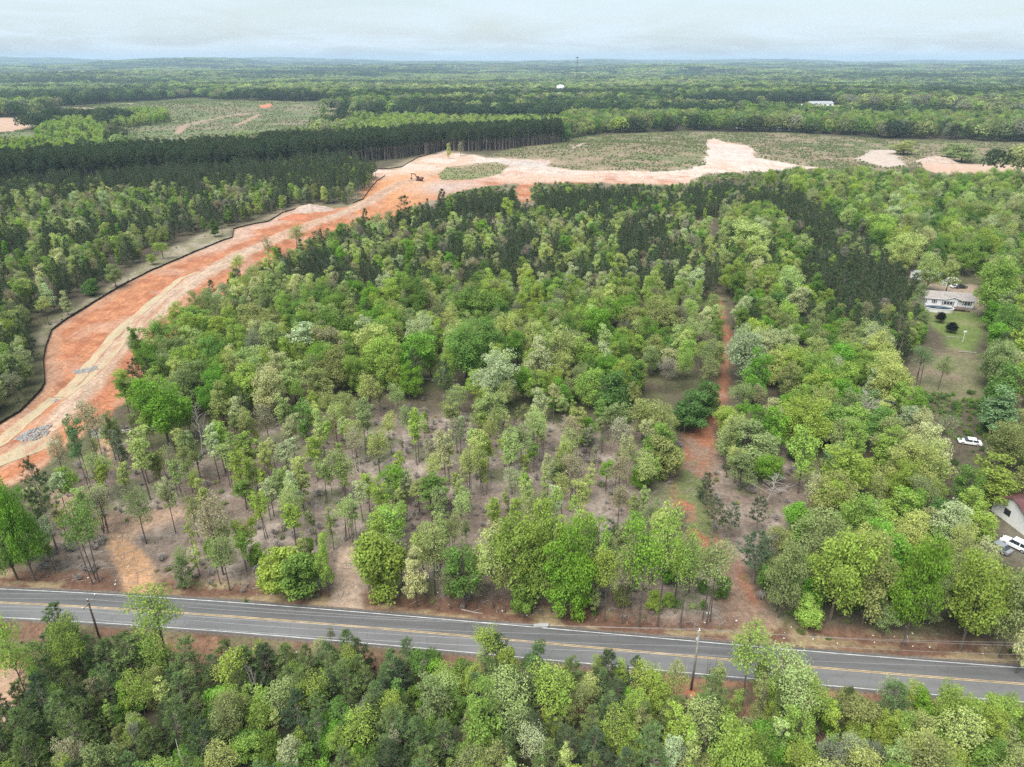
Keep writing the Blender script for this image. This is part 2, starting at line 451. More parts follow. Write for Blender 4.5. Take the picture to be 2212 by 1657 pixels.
# ------------------------------------------------------------------ the ground: one sheet to the horizon
def ground_colour(x, y):
    n1 = fbm(x / 14, y / 14, 101, 4); n2 = fbm(x / 4, y / 4, 131, 3); n3 = fbm(x / 60, y / 60, 151, 3)
    wob = (n2 - 0.5) * 3.0 + (n1 - 0.5) * 4.0
    r = np.hypot(x, y)
    C = np.empty(x.shape + (3,)); C[:] = (0.095, 0.08, 0.055)
    def lay(mask, col, col2=None, t=None):
        nonlocal C
        c = np.array(col, float)
        if col2 is not None:
            t_ = np.clip(t, 0, 1)[..., None]
            c = c * (1 - t_) + np.array(col2, float) * t_
        C = C * (1 - mask[..., None]) + c * mask[..., None]
    lay(sstep(0.48, 0.62, n1) * 0.7, (0.10, 0.105, 0.05))
    lay(sstep(1500, 3000, r), (0.085, 0.105, 0.04), (0.045, 0.06, 0.03), sstep(0.45, 0.6, fbm(x / 400, y / 160, 77, 3)))
    lay(sstep(0.635, 0.66, opening(x, y)) * sstep(1100, 1300, r), (0.20, 0.20, 0.10), (0.30, 0.25, 0.17), sstep(0.5, 0.6, n3))
    lay(sstep(-4, 8, sdf(POND_FRONT, x, y) + wob * 2), (0.15, 0.17, 0.085))
    # leaf litter of the thinned wood, with pale bare patches
    m = sstep(-2, 5, sdf(CLEAR, x, y) + wob)
    lay(m, (0.195, 0.148, 0.118), (0.245, 0.195, 0.16), sstep(0.35, 0.7, n1))
    lay(m * sstep(0.57, 0.64, n2 * 0.6 + n1 * 0.4) * 0.85, (0.34, 0.28, 0.235))
    lay(m * sstep(0.58, 0.66, fbm(x / 2.2, y / 2.2, 661, 2)) * 0.5, (0.13, 0.095, 0.072))
    lay(m * sstep(0.60, 0.72, fbm(x / 7 + 40, y / 7, 171, 3)) * 0.75, (0.14, 0.15, 0.075))
    lay(sstep(-1, 3, sdf(STRIP, x, y) + wob * 0.5), (0.19, 0.175, 0.105), (0.27, 0.23, 0.17), sstep(0.4, 0.62, n2))
    # clear-cut scrub
    m = sstep(-3, 4, sdf(SCRUB, x, y) + wob)
    lay(m, (0.16, 0.165, 0.085), (0.27, 0.205, 0.145), sstep(0.54, 0.64, n1))
    lay(m * sstep(0.5, 0.62, n3) * 0.6, (0.24, 0.185, 0.125))
    m = sstep(-10, 12, sdf(CUT, x, y) + wob * 4)
    lay(m, (0.15, 0.17, 0.085), (0.21, 0.185, 0.12), sstep(0.5, 0.64, fbm(x / 60, y / 30, 211, 3)))
    lay(sstep(-3, 3, sdf(POND, x, y) + wob * 2), (0.46, 0.29, 0.20), (0.42, 0.33, 0.25), n1)
    for pts, w, col in (([(205, 222), (240, 222), (275, 226), (303, 231)], 5, (0.36, 0.29, 0.22)), ([(383, 288), (398, 272), (470, 258), (520, 250), (560, 252), (508, 273)], 4, (0.33, 0.23, 0.165)),
                        ([(568, 236), (574, 240), (582, 235)], 6, (0.5, 0.2, 0.12)), ([(120, 236), (160, 234), (195, 240)], 8, (0.33, 0.24, 0.175)),
                        ([(1237, 335), (1260, 325), (1290, 316), (1310, 310)], 1.6, (0.38, 0.31, 0.25)), ([(1410, 306), (1450, 308), (1475, 314)], 3, (0.35, 0.24, 0.17))):
        lay(1 - sstep(w * 0.6, w * 1.5, seg_dist(GP(pts), x, y)), col)
    # earthworks
    c = sdf(CORR, x, y); fd0 = seg_dist(GP(FENCE), x, y)
    rag = sstep(4, 14, fd0)
    k = sstep(-0.3 - 1.2 * rag, 0.5 + 0.8 * rag, c + (n2 - 0.5) * (0.8 + 3.0 * rag) + (fbm(x / 16, y / 16, 171, 3) - 0.5) * 16 * rag * sstep(260, 420, r))
    lay((1 - k) * sstep(-14, -2, c + wob * 2) * sstep(360, 420, r) * 0.75, (0.21, 0.185, 0.11), (0.30, 0.235, 0.165), sstep(0.45, 0.6, n1))
    # streaks along the machine passes: noise stretched along the bed
    bd = seg_dist(BED, x, y)
    st = fbm(bd / 0.9, (x + y) / 30, 301, 3)
    lay(k, (0.40, 0.18, 0.095), (0.33, 0.132, 0.07), sstep(0.38, 0.62, n2))
    pale = sstep(470, 560, r + (n1 - 0.5) * 160)
    lay(k * pale * 0.95, (0.53, 0.45, 0.385), (0.49, 0.35, 0.265), sstep(0.45, 0.64, n1))
    upper = k * sstep(300, 345, r + wob * 3) * (1 - sstep(470, 520, r))
    ex, ey = G(870, 405); lay(k * np.exp(-(((x - ex) / 26) ** 2 + ((y - ey) / 70) ** 2)), (0.52, 0.26, 0.12))
    fd = seg_dist(GP(FENCE), x, y)
    lay(k * (1 - sstep(5, 14, fd + wob)) * sstep(320, 350, r) * 0.75, (0.46, 0.34, 0.27))
    lay(k * (1 - sstep(2, 5, fd + wob)) * 0.45, (0.37, 0.25, 0.175))
    lay(k * sstep(0.60, 0.70, n1) * (1 - pale) * 0.6, (0.40, 0.25, 0.175))
    lay(k * (1 - sstep(3.2, 6.0, bd + (n2 - 0.5) * 2)) * (1 - pale * 0.6), (0.41, 0.305, 0.225), (0.37, 0.215, 0.14), sstep(0.48, 0.58, st))
    ed = seg_dist(CORR[18:32], x, y)
    lay(k * (1 - sstep(1.5, 5, np.abs(ed - 4.5) + wob * 0.4)) * (1 - pale), (0.36, 0.14, 0.075), (0.43, 0.19, 0.10), n2)
    # white subsoil patches
    wx, wy = G(1580, 338); lay(k * np.exp(-(((x - wx) / 34) ** 2 + ((y - wy) / 75) ** 2)) * 0.9, (0.52, 0.46, 0.42), (0.46, 0.38, 0.34), n2)
    gx, gy = G(1130, 355); lay(k * np.exp(-(((x - gx) / 34) ** 2 + ((y - gy) / 30) ** 2)) * 0.6, (0.36, 0.33, 0.31))
    gx, gy = G(960, 405); lay(k * np.exp(-(((x - gx) / 22) ** 2 + ((y - gy) / 28) ** 2)) * 0.7, (0.40, 0.36, 0.33))
    lay(sstep(-1, 2, sdf(ISLAND, x, y) + wob * 0.5), (0.20, 0.20, 0.10), (0.3, 0.23, 0.155), sstep(0.5, 0.65, n1))
    lay(sstep(-2, 2, sdf(PAD2, x, y) + wob * 2.5), (0.48, 0.41, 0.36), (0.42, 0.33, 0.27), n2)
    lay(sstep(-2, 2, sdf(PAD3, x, y) + wob * 2.5), (0.47, 0.30, 0.21), (0.47, 0.36, 0.29), n1)
    # tracks and lots
    lay(sstep(-0.8, 0.8, sdf(DRIVE1, x, y) + wob * 0.5), (0.43, 0.245, 0.135), (0.40, 0.27, 0.17), n2)
    lay(sstep(-2.5, 2.0, sdf(DRIVE1B, x, y) + wob) * 0.85, (0.40, 0.24, 0.15), (0.34, 0.25, 0.19), n1)
    lay(sstep(-1, 1, sdf(DRIVE1C, x, y) + wob * 0.4), (0.43, 0.27, 0.16))
    lay(sstep(-0.6, 0.6, sdf(DRIVE2, x, y) + wob * 0.35), (0.36, 0.265, 0.195), (0.31, 0.235, 0.18), sstep(0.35, 0.6, n2))
    m = sstep(-2.0, 1.5, sdf(TRACK, x, y) + wob * 0.9)
    lay(m, (0.29, 0.12, 0.07), (0.23, 0.155, 0.112), sstep(0.42, 0.62, n1 * 0.5 + n2 * 0.5))
    lay(m * sstep(0.56, 0.68, fbm(x / 6 + 9, y / 6, 401, 3)) * (r < 140), (0.13, 0.145, 0.06))
    lay(sstep(-2, 2, sdf(LOT, x, y) + wob), (0.30, 0.23, 0.17))
    lay(sstep(-2, 2, sdf(LAWN, x, y) + wob * 0.5), (0.125, 0.165, 0.05), (0.19, 0.185, 0.09), sstep(0.38, 0.6, n1))
    lay(sstep(-3, 3, sdf(FIELD, x, y) + wob), (0.19, 0.15, 0.105), (0.16, 0.155, 0.085), sstep(0.4, 0.6, n1))
    lay(sstep(-2, 2, sdf(YARD, x, y) + wob), (0.13, 0.115, 0.085))
    lay(sstep(-1, 2, sdf(CARLOT, x, y) + wob), (0.36, 0.30, 0.25))
    lay(sstep(-1, 1, sdf(FGCLAY, x, y) + wob * 0.6), (0.42, 0.19, 0.10), (0.38, 0.27, 0.19), sstep(0.4, 0.6, n1))
    # verges: dark soil next to the asphalt, then red-brown, dry straw and clay
    ro = road_off(x, y); near = ((np.abs(x) < 300) & (y < 160)).astype(float)
    nv = fbm(x / 5, y / 2.2, 501, 3)
    notdrive = 1 - np.clip(sstep(-1, 1, sdf(DRIVE1, x, y)) + sstep(-1, 1, sdf(DRIVE2, x, y)), 0, 1)
    f = near * sstep(2.5, 3.5, ro) * (1 - sstep(6.5, 10, ro + wob * 0.5)) * notdrive
    lay(f, (0.15, 0.085, 0.058), (0.27, 0.205, 0.12), sstep(0.48, 0.64, nv))
    b = near * sstep(2.5, 3.5, -ro) * (1 - sstep(9, 15, -ro + wob))
    lay(b, (0.175, 0.105, 0.07), (0.155, 0.13, 0.075), sstep(0.40, 0.58, nv))
    lay(b * sstep(0.56, 0.66, fbm(x / 8, y / 3, 541, 3)), (0.28, 0.16, 0.10))
    return np.clip(C * 0.86, 0.01, 0.8)

nr, na = GX.shape
col = np.ones((nr, na, 4), np.float32)
col[..., :3] = ground_colour(GX, GY)
col[..., 3] = np.clip(sdf(CORR, GX, GY) + 0.5, 0, 1)
idx = np.arange(nr * na).reshape(nr, na)
F4 = np.stack([idx[:-1, :-1], idx[:-1, 1:], idx[1:, 1:], idx[1:, :-1]], -1).reshape(-1, 4)[:, ::-1]

def ground_material():
    m, n, l = new_mat('ground_soil')
    out = n.new("ShaderNodeOutputMaterial"); b = n.new("ShaderNodeBsdfPrincipled")
    at = n.new("ShaderNodeAttribute"); at.attribute_name = 'cover'
    geo = n.new("ShaderNodeNewGeometry")
    def noise(scale, det=6, rough=0.65, stretch=None):
        no = n.new("ShaderNodeTexNoise"); no.inputs['Scale'].default_value = scale; no.inputs['Detail'].default_value = det
        no.inputs['Roughness'].default_value = rough
        if stretch:
            mp = n.new("ShaderNodeMapping"); mp.inputs['Scale'].default_value = stretch; mp.inputs['Rotation'].default_value = (0, 0, -0.06)
            l.new(geo.outputs['Position'], mp.inputs['Vector']); l.new(mp.outputs[0], no.inputs['Vector'])
        else:
            l.new(geo.outputs['Position'], no.inputs['Vector'])
        return no
    def rng(src, a, b_, c, d):
        r = n.new("ShaderNodeMapRange"); r.inputs['From Min'].default_value = a; r.inputs['From Max'].default_value = b_
        r.inputs['To Min'].default_value = c; r.inputs['To Max'].default_value = d
        l.new(src, r.inputs['Value']); return r.outputs[0]
    n1 = noise(1.1, 8, 0.75); n2 = noise(0.16, 6); n3 = noise(5.5, 3)
    ns = noise(0.9, 5, 0.6, (1.0, 0.12, 1.0))
    def mul(a, b_):
        mm = n.new("ShaderNodeMath"); mm.operation = 'MULTIPLY'; l.new(a, mm.inputs[0]); l.new(b_, mm.inputs[1]); return mm.outputs[0]
    v = mul(mul(rng(n1.outputs['Fac'], 0.3, 0.7, 0.58, 1.46), rng(n2.outputs['Fac'], 0.3, 0.7, 0.85, 1.16)), rng(n3.outputs['Fac'], 0.3, 0.7, 0.72, 1.32))
    stv = rng(ns.outputs['Fac'], 0.35, 0.65, 0.85, 1.15)
    mxs = n.new("ShaderNodeMix"); mxs.data_type = 'FLOAT'
    l.new(at.outputs['Alpha'], mxs.inputs['Factor']); mxs.inputs['A'].default_value = 1.0; l.new(stv, mxs.inputs['B'])
    v = mul(v, mxs.outputs['Result'])
    sc = n.new("ShaderNodeVectorMath"); sc.operation = 'SCALE'; l.new(at.outputs['Color'], sc.inputs[0]); l.new(v, sc.inputs['Scale'])
    l.new(sc.outputs[0], b.inputs['Base Color'])
    b.inputs['Roughness'].default_value = 1.0; b.inputs['Specular IOR Level'].default_value = 0.1
    bp = n.new("ShaderNodeBump"); bp.inputs['Strength'].default_value = 0.7; bp.inputs['Distance'].default_value = 0.12
    l.new(n1.outputs['Fac'], bp.inputs['Height']); l.new(bp.outputs[0], b.inputs['Normal'])
    l.new(b.outputs[0], out.inputs['Surface'])
    return m

M['ground'] = ground_material()
gme = mesh_from('ground', np.stack([GX, GY, GZ], -1).reshape(-1, 3), F4, mats=[M['ground']], smooth=True, colors={'cover': col.reshape(-1, 4)})
ground = link('ground', gme, kind='structure')

# ------------------------------------------------------------------ asphalt road with painted lines
def asphalt_material():
    m, n, l = new_mat('asphalt')
    out = n.new("ShaderNodeOutputMaterial"); b = n.new("ShaderNodeBsdfPrincipled")
    at = n.new("ShaderNodeAttribute"); at.attribute_name = 'across'
    geo = n.new("ShaderNodeNewGeometry")
    no = n.new("ShaderNodeTexNoise"); no.inputs['Scale'].default_value = 0.5; no.inputs['Detail'].default_value = 8; no.inputs['Roughness'].default_value = 0.7
    mp = n.new("ShaderNodeMapping"); mp.inputs['Rotation'].default_value = (0, 0, 0.1); mp.inputs['Scale'].default_value = (0.16, 1.6, 1)
    l.new(geo.outputs['Position'], mp.inputs['Vector']); l.new(mp.outputs[0], no.inputs['Vector'])
    # worn wheel tracks: lighter bands at fixed distances from the centre line, plus tar streaks along the road
    cr = n.new("ShaderNodeValToRGB"); l.new(at.outputs['Fac'], cr.inputs[0])
    e = cr.color_ramp.elements
    e[0].position = 0.0; e[0].color = (0.15, 0.145, 0.14, 1); e[1].position = 1.0; e[1].color = (0.10, 0.102, 0.105, 1)
    for p, c in ((0.1, 0.175), (0.2, 0.182), (0.33, 0.168), (0.44, 0.178), (0.5, 0.13), (0.58, 0.142), (0.68, 0.118), (0.8, 0.134), (0.92, 0.112)):
        q = e.new(p); q.color = (c, c * 0.995, c * 0.995, 1)
    mr = n.new("ShaderNodeMapRange"); mr.inputs['From Min'].default_value = 0.3; mr.inputs['From Max'].default_value = 0.7
    mr.inputs['To Min'].default_value = 0.86; mr.inputs['To Max'].default_value = 1.14
    l.new(no.outputs['Fac'], mr.inputs['Value'])
    sc = n.new("ShaderNodeVectorMath"); sc.operation = 'SCALE'; l.new(cr.outputs[0], sc.inputs[0]); l.new(mr.outputs[0], sc.inputs['Scale'])
    vo = n.new("ShaderNodeTexVoronoi"); vo.feature = 'DISTANCE_TO_EDGE'; vo.inputs['Scale'].default_value = 0.33
    nw = n.new("ShaderNodeTexNoise"); nw.inputs['Scale'].default_value = 0.9; nw.inputs['Detail'].default_value = 5
    l.new(geo.outputs['Position'], nw.inputs['Vector'])
    wv = n.new("ShaderNodeVectorMath"); wv.operation = 'ADD'; l.new(geo.outputs['Position'], wv.inputs[0]); l.new(nw.outputs['Color'], wv.inputs[1]); l.new(wv.outputs[0], vo.inputs['Vector'])
    ck = n.new("ShaderNodeMapRange"); ck.inputs['From Min'].default_value = 0.0; ck.inputs['From Max'].default_value = 0.035; ck.inputs['To Min'].default_value = 0.86; ck.inputs['To Max'].default_value = 1.0
    l.new(vo.outputs['Distance'], ck.inputs['Value'])
    big = n.new("ShaderNodeTexNoise"); big.inputs['Scale'].default_value = 0.06; big.inputs['Detail'].default_value = 4; l.new(geo.outputs['Position'], big.inputs['Vector'])
    bm = n.new("ShaderNodeMapRange"); bm.inputs['From Min'].default_value = 0.35; bm.inputs['From Max'].default_value = 0.65; bm.inputs['To Min'].default_value = 0.88; bm.inputs['To Max'].default_value = 1.1
    l.new(big.outputs['Fac'], bm.inputs['Value'])
    m1 = n.new("ShaderNodeMath"); m1.operation = 'MULTIPLY'; l.new(ck.outputs[0], m1.inputs[0]); l.new(bm.outputs[0], m1.inputs[1])
    sc2 = n.new("ShaderNodeVectorMath"); sc2.operation = 'SCALE'; l.new(sc.outputs[0], sc2.inputs[0]); l.new(m1.outputs[0], sc2.inputs['Scale'])
    sc3 = n.new("ShaderNodeVectorMath"); sc3.operation = 'SCALE'; l.new(sc2.outputs[0], sc3.inputs[0]); sc3.inputs['Scale'].default_value = 0.84
    l.new(sc3.outputs[0], b.inputs['Base Color'])
    b.inputs['Roughness'].default_value = 0.85; b.inputs['Specular IOR Level'].default_value = 0.25
    l.new(b.outputs[0], out.inputs['Surface'])
    return m
M['asphalt'] = asphalt_material()

def road_strip(o0, o1, z, x0=-190, x1=190, step=2.0, wob=0.0, seed=1):
    xs = np.arange(x0, x1 + step, step); s = road_dy(xs); nx, ny = -s / np.sqrt(1 + s * s), 1 / np.sqrt(1 + s * s)
    V = []; A = []
    cols = np.linspace(o0, o1, max(2, int(abs(o1 - o0) / 0.8) + 1))
    rg = np.random.default_rng(seed)
    for i, x in enumerate(xs):
        for j, o in enumerate(cols):
            w = wob * (rg.random() - 0.5) if j in (0, len(cols) - 1) else 0
            V.append((x + nx[i] * (o + w), road_y(x) + ny[i] * (o + w), z - 0.012 * abs(o)))
            A.append((o + 3.4) / 6.8)
    k = len(cols); F = [(i * k + j, (i + 1) * k + j, (i + 1) * k + j + 1, i * k + j + 1) for i in range(len(xs) - 1) for j in range(k - 1)]
    return V, F, A
V, F, A = road_strip(-3.42, 3.42, 0.10, wob=0.14)
road = link('road', mesh_from('road', V, F, mats=[M['asphalt']], attrs={'across': A}), kind='structure')
V, F, A = road_strip(-3.85, 3.85, 0.055, wob=0.35, seed=5)
link('road_shoulder', mesh_from('road_shoulder', V, F, mats=[plain('gravel_edge', (0.13, 0.105, 0.085), 0.95, var=0.35, scale=2.5, bump=0.3)]), kind='structure')
def marking(name, o0, o1, mat):
    V, F, A = road_strip(o0, o1, 0.104, step=1.0)
    V = np.array(V); V[:, 2] = 0.105 - 0.012 * np.abs((np.array(A) * 6.8 - 3.4))
    o = link(name, mesh_from(name, V, F, mats=[mat]), parent=road); return o
marking('edge_line', 2.99, 3.11, M['paint_white'])
marking('edge_line', -3.14, -3.02, M['paint_white'])
marking('centre_line', 0.07, 0.18, M['paint_yellow'])
marking('centre_line', -0.18, -0.07, M['paint_yellow'])
# ------------------------------------------------------------------ tree shapes (built once, copied as real objects)
UP = np.array([0, 0, 1.0])
def unit(v): return v / (np.linalg.norm(v, axis=-1, keepdims=True) + 1e-9)

def leaf_quads(P, N, size, rg, asp=0.62):
    n = len(P); t = unit(np.cross(N, rg.normal(size=(n, 3)))); s = np.cross(N, t)
    a = (size * rg.uniform(0.65, 1.3, n))[:, None]; b = a * asp
    V = np.stack([P - t * a, P + s * b, P + t * a, P - s * b], 1).reshape(-1, 3)
    return V

def limb_path(a, b, rg, sag=0.12, n=4):
    a = np.array(a, float); b = np.array(b, float); L = np.linalg.norm(b - a)
    k = rg.normal(size=3) * L * 0.07
    return [tuple(a + (b - a) * t + k * math.sin(math.pi * t) + UP * L * sag * math.sin(math.pi * t)) for t in np.linspace(0, 1, n)]

def broadleaf(seed, H=13.0, bare=0.35, rx=4.0, n_cl=26, lpc=220, ls=0.22, cr=0.36, top=0.5, thin=0.0, r0=0.17, stems=1, low=0.0, spike=0.0, lob=5):
    """returns (trunk MB, leaf vertices, leaf values): a trunk with limbs that end in leaf clumps"""
    rg = np.random.default_rng(seed); mb = MB()
    zc0 = H * bare; zc = zc0 + (H - zc0) * (1 - top); rz_up = H - zc; rz_dn = zc - zc0
    tips = []
    for s in range(stems):
        off = rg.normal(size=2) * (0.5 if stems > 1 else 0)
        ln = rg.normal(size=2) * H * (0.05 if stems > 1 else 0.022)
        pts = []; rad = []
        for t in np.linspace(0, 1, 8):
            w = np.array([math.sin(t * 4 + seed), math.cos(t * 3.3 + seed * 2)]) * 0.16 * H / 12 * t
            pts.append((off[0] + ln[0] * t + w[0], off[1] + ln[1] * t + w[1], H * 0.93 * t))
            rad.append((r0 if stems == 1 else r0 * 0.7) * (1.25 if t == 0 else 1) * (1 - t) ** 0.8 + 0.015)
        mb.tube(pts, rad, 6); tips.append(np.array(pts))
    Cn = []; tries = 0
    # an uneven crown: one leading lobe and several side lobes
    hh = (H - zc0) / 2; lobes = [(np.array([0, 0, zc]), rx * 0.78, rz_up, rz_dn)]
    for q in range(lob):
        a = rg.uniform(0, 6.28); z = zc0 + (H - zc0) * rg.uniform(0.22, 0.78); o_ = rx * rg.uniform(0.40, 0.62)
        lobes.append((np.array([math.cos(a) * o_, math.sin(a) * o_, z]), rx * rg.uniform(0.36, 0.58), min(hh * rg.uniform(0.42, 0.7), H - z), min(hh * rg.uniform(0.35, 0.6), z - zc0 * 0.8)))
    while len(Cn) < n_cl and tries < n_cl * 40:
        tries += 1
        u = unit(rg.normal(size=3)); rr = rg.uniform(0.45, 0.93)
        if low == 0 and u[2] < -0.55: continue
        lc, lr, lu, ld = lobes[0] if (rg.random() < 0.42 or not lob) else lobes[1 + rg.integers(lob)]
        z = lc[2] + u[2] * rr * (lu if u[2] > 0 else ld)
        f = 1.0
        if spike and u[2] > 0: f = 1 - spike * u[2] * rr
        c = np.array([lc[0] + u[0] * rr * lr * f, lc[1] + u[1] * rr * lr * f, z])
        if all(np.linalg.norm((c - d) / np.array([rx, rx, (H - zc0) / 2])) > 0.26 * (26 / n_cl) ** 0.33 for d in Cn): Cn.append(c)
    LV = []; VV = []
    for c in Cn:
        T = tips[rg.integers(len(tips))]
        hz0 = max(zc0 * 0.85, min(c[2] - rg.uniform(0.6, 1.6) * max(0.6, np.hypot(c[0], c[1]) * 0.5), H * 0.9))
        k = np.interp(hz0, T[:, 2], np.arange(len(T))); k0 = int(min(k, len(T) - 2)); base = T[k0] * (1 - (k - k0)) + T[k0 + 1] * (k - k0)
        L = np.linalg.norm(c - base)
        mb.tube(limb_path(base, c, rg), [0.018 + 0.011 * L, 0.014 + 0.008 * L, 0.012 + 0.005 * L, 0.012], 4, cap=False)
        R = cr * rx * rg.uniform(0.75, 1.25)
        for q in range(5 if thin < 0.5 else 8):
            e = c + unit(rg.normal(size=3) + UP * 0.4) * R * rg.uniform(0.6, 1.0)
            s0 = c + (base - c) * rg.uniform(0, 0.35)
            mb.tube([tuple(s0), tuple((s0 + e) / 2 + rg.normal(size=3) * 0.08), tuple(e)], [0.018, 0.012, 0.007], 3, cap=False)
        n = int(lpc * (1 - thin) * rg.uniform(0.75, 1.25))
        u = unit(rg.normal(size=(n, 3)) + UP * 0.25)
        rr = R * rg.uniform(0.25, 1.0, n) ** 0.55
        sub = rg.normal(size=(n, 3)) * R * 0.08
        P = c + u * rr[:, None] * np.array([1, 1, 0.78]) + sub
        N = unit(u * 0.7 + rg.normal(size=(n, 3)) * 0.55 + UP * 0.45)
        LV.append(leaf_quads(P, N, ls, rg))
        VV.append(np.repeat(rg.uniform(0.86, 1.14) * rg.uniform(0.72, 1.3, n), 4))
    return mb, np.concatenate(LV), np.concatenate(VV)

def needles(P, D, n, length, width, rg, spread=0.9):
    """n thin blades around each tuft point P with main direction D"""
    P = np.repeat(P, n, 0); D = np.repeat(D, n, 0)
    d = unit(D + rg.normal(size=P.shape) * spread); s = unit(np.cross(d, rg.normal(size=P.shape)))
    L = (length * rg.uniform(0.7, 1.25, len(P)))[:, None]; w = (width * rg.uniform(0.8, 1.3, len(P)))[:, None]
    return np.stack([P - s * w * 0.5, P + s * w * 0.5, P + d * L + s * w * 0.35, P + d * L - s * w * 0.35], 1).reshape(-1, 3)

def pine(seed, H=10.0, bare=0.12, R=2.3, whorls=15, per=6, tuft=12, r0=0.13, shape=0.75, length=0.42, width=0.07, round_=0.0, gap=0.0):
    rg = np.random.default_rng(seed); mb = MB(); pts = []; rad = []
    ln = rg.normal(size=2) * H * 0.015
    for t in np.linspace(0, 1, 8):
        pts.append((ln[0] * t + 0.06 * math.sin(5 * t + seed), ln[1] * t + 0.06 * math.cos(4 * t + seed), H * 0.985 * t)); rad.append(r0 * (1.2 if t == 0 else 1) * (1 - t) ** 0.85 + 0.012)
    mb.tube(pts, rad, 6); T = np.array(pts)
    LV = []; VV = []
    for w in range(whorls):
        t = bare + (1 - bare) * (w + rg.uniform(0, 0.7)) / whorls
        if t > 0.985: continue
        q = (t - bare) / (1 - bare)
        prof = (1 - q) ** shape if not round_ else math.sin(math.pi * min(1, 0.12 + 0.86 * q) ** round_) ** 0.7
        for b in range(per):
            if rg.random() < gap: continue
            a = rg.uniform(0, 2 * math.pi); L = max(0.25, R * prof * rg.uniform(0.6, 1.2))
            z0 = H * t + rg.uniform(-0.2, 0.2); x0 = np.interp(z0, T[:, 2], T[:, 0]); y0 = np.interp(z0, T[:, 2], T[:, 1])
            d = np.array([math.cos(a), math.sin(a), 0]); rise = rg.uniform(0.05, 0.4) + 0.5 * q
            b0 = np.array([x0, y0, z0]); b1 = b0 + d * L * 0.55 + UP * L * rise * 0.3; b2 = b0 + d * L * 0.93 + UP * L * rise * 0.8
            mb.tube([tuple(b0), tuple(b1), tuple(b2)], [0.012 + 0.012 * L, 0.01 + 0.006 * L, 0.008], 3, cap=False)
            nt = max(2, int(L * 2.6))
            tt = rg.uniform(0.35, 1.0, nt) if nt > 2 else np.array([0.7, 1.0]); tt[-1] = 1.0
            P = np.array([b0 * (1 - k) ** 2 + 2 * b1 * k * (1 - k) + b2 * k * k for k in tt])
            side = np.array([-d[1], d[0], 0])
            P = P + side * (rg.uniform(-0.32, 0.32, nt) * L * 0.6)[:, None] + UP * rg.uniform(-0.05, 0.16, nt)[:, None]
            D = unit(np.repeat((d * 0.6 + UP * 0.75)[None], nt, 0) + rg.normal(size=(nt, 3)) * 0.3)
            LV.append(needles(P, D, tuft, length, width, rg)); VV.append(np.repeat(rg.uniform(0.8, 1.2) * rg.uniform(0.72, 1.3, nt * tuft), 4))
    P = np.array([[ln[0], ln[1], H * 0.97]] * 3); LV.append(needles(P, np.repeat(UP[None], 3, 0), tuft, length * 1.2, width, rg, 0.6)); VV.append(np.ones(3 * tuft * 4))
    return mb, np.concatenate(LV), np.concatenate(VV)

def bare_tree(seed, H=11.0, spread=3.0, stems=1, low=0.35, r0=0.14, n=26):
    rg = np.random.default_rng(seed); mb = MB()
    for s in range(stems):
        ln = rg.normal(size=2) * (0.06 * H if stems == 1 else 0.2 * H)
        pts = [(ln[0] * t, ln[1] * t, H * t) for t in np.linspace(0, 1, 7)]
        pts = [(p[0] + 0.12 * math.sin(6 * i + seed), p[1] + 0.12 * math.cos(5 * i + s), p[2]) for i, p in enumerate(pts)]
        mb.tube(pts, [r0 * (1 - t) ** 0.8 + 0.014 for t in np.linspace(0, 1, 7)], 6); T = np.array(pts)
        for b in range(n // stems):
            t = low + (1 - low) * rg.random(); b0 = np.array([np.interp(t * H, T[:, 2], T[:, k]) for k in range(3)])
            a = rg.uniform(0, 6.28); L = spread * (1.15 - t) * rg.uniform(0.6, 1.2)
            b1 = b0 + np.array([math.cos(a), math.sin(a), rg.uniform(0.6, 1.4)]) * L
            mb.tube(limb_path(b0, b1, rg), [0.05, 0.035, 0.022, 0.012], 4, cap=False)
            for q in range(6):
                k = rg.uniform(0.3, 1); c0 = b0 + (b1 - b0) * k; c1 = c0 + unit(rg.normal(size=3) + UP * 0.8) * L * 0.4 * rg.uniform(0.5, 1.2)
                mb.tube([tuple(c0), tuple((c0 + c1) / 2 + rg.normal(size=3) * 0.06), tuple(c1)], [0.022, 0.016, 0.008], 3, cap=False)
    return mb, None, None

PROTO = {}
def add_proto(key, res, bark, leafmat, H, W):
    mb, LV, VV = res
    tm = mb.mesh('trunk', bark)
    cm = None
    if LV is not None:
        q = np.arange(len(LV)).reshape(-1, 4)
        cm = mesh_from('crown', LV, q, mats=[leafmat], attrs={'lv': VV})
    # the same shape as one mesh for the uncountable woodland
    V = [np.array(mb.v)]; quads = [f for f in mb.f if len(f) == 4]; tris = [f for f in mb.f if len(f) == 3]; big = [f for f in mb.f if len(f) > 4]
    for f in big:
        for k in range(1, len(f) - 1): tris.append((f[0], f[k], f[k + 1]))
    nq = len(quads); off = len(mb.v); F4 = np.array(quads, np.int32); lv = [np.ones(off)]
    mi = np.zeros(nq, int)
    if LV is not None:
        V.append(LV); F4 = np.concatenate([F4, np.arange(len(LV)).reshape(-1, 4) + off]); lv.append(VV); mi = np.concatenate([mi, np.ones(len(LV) // 4, int)])
    mi = np.concatenate([mi, np.zeros(len(tris), int)])
    jm = mesh_from('woodland_tree', np.concatenate(V), F4, tris, mats=[bark] + ([leafmat] if LV is not None else []), mi=mi, attrs={'lv': np.concatenate(lv)})
    PROTO[key] = dict(trunk=tm, crown=cm, joined=jm, H=H, W=W)

B, L_, PB, N_ = M['bark'], M['leaf'], M['pine_bark'], M['needle']
# broad round crowns built from dense puffs
for i in range(5): add_proto('round%d' % i, broadleaf(10 + i, 14, 0.16, 5.6, 60, 135, 0.20, 0.26, 0.55, r0=0.24, low=1), B, L_, 14, 11.2)
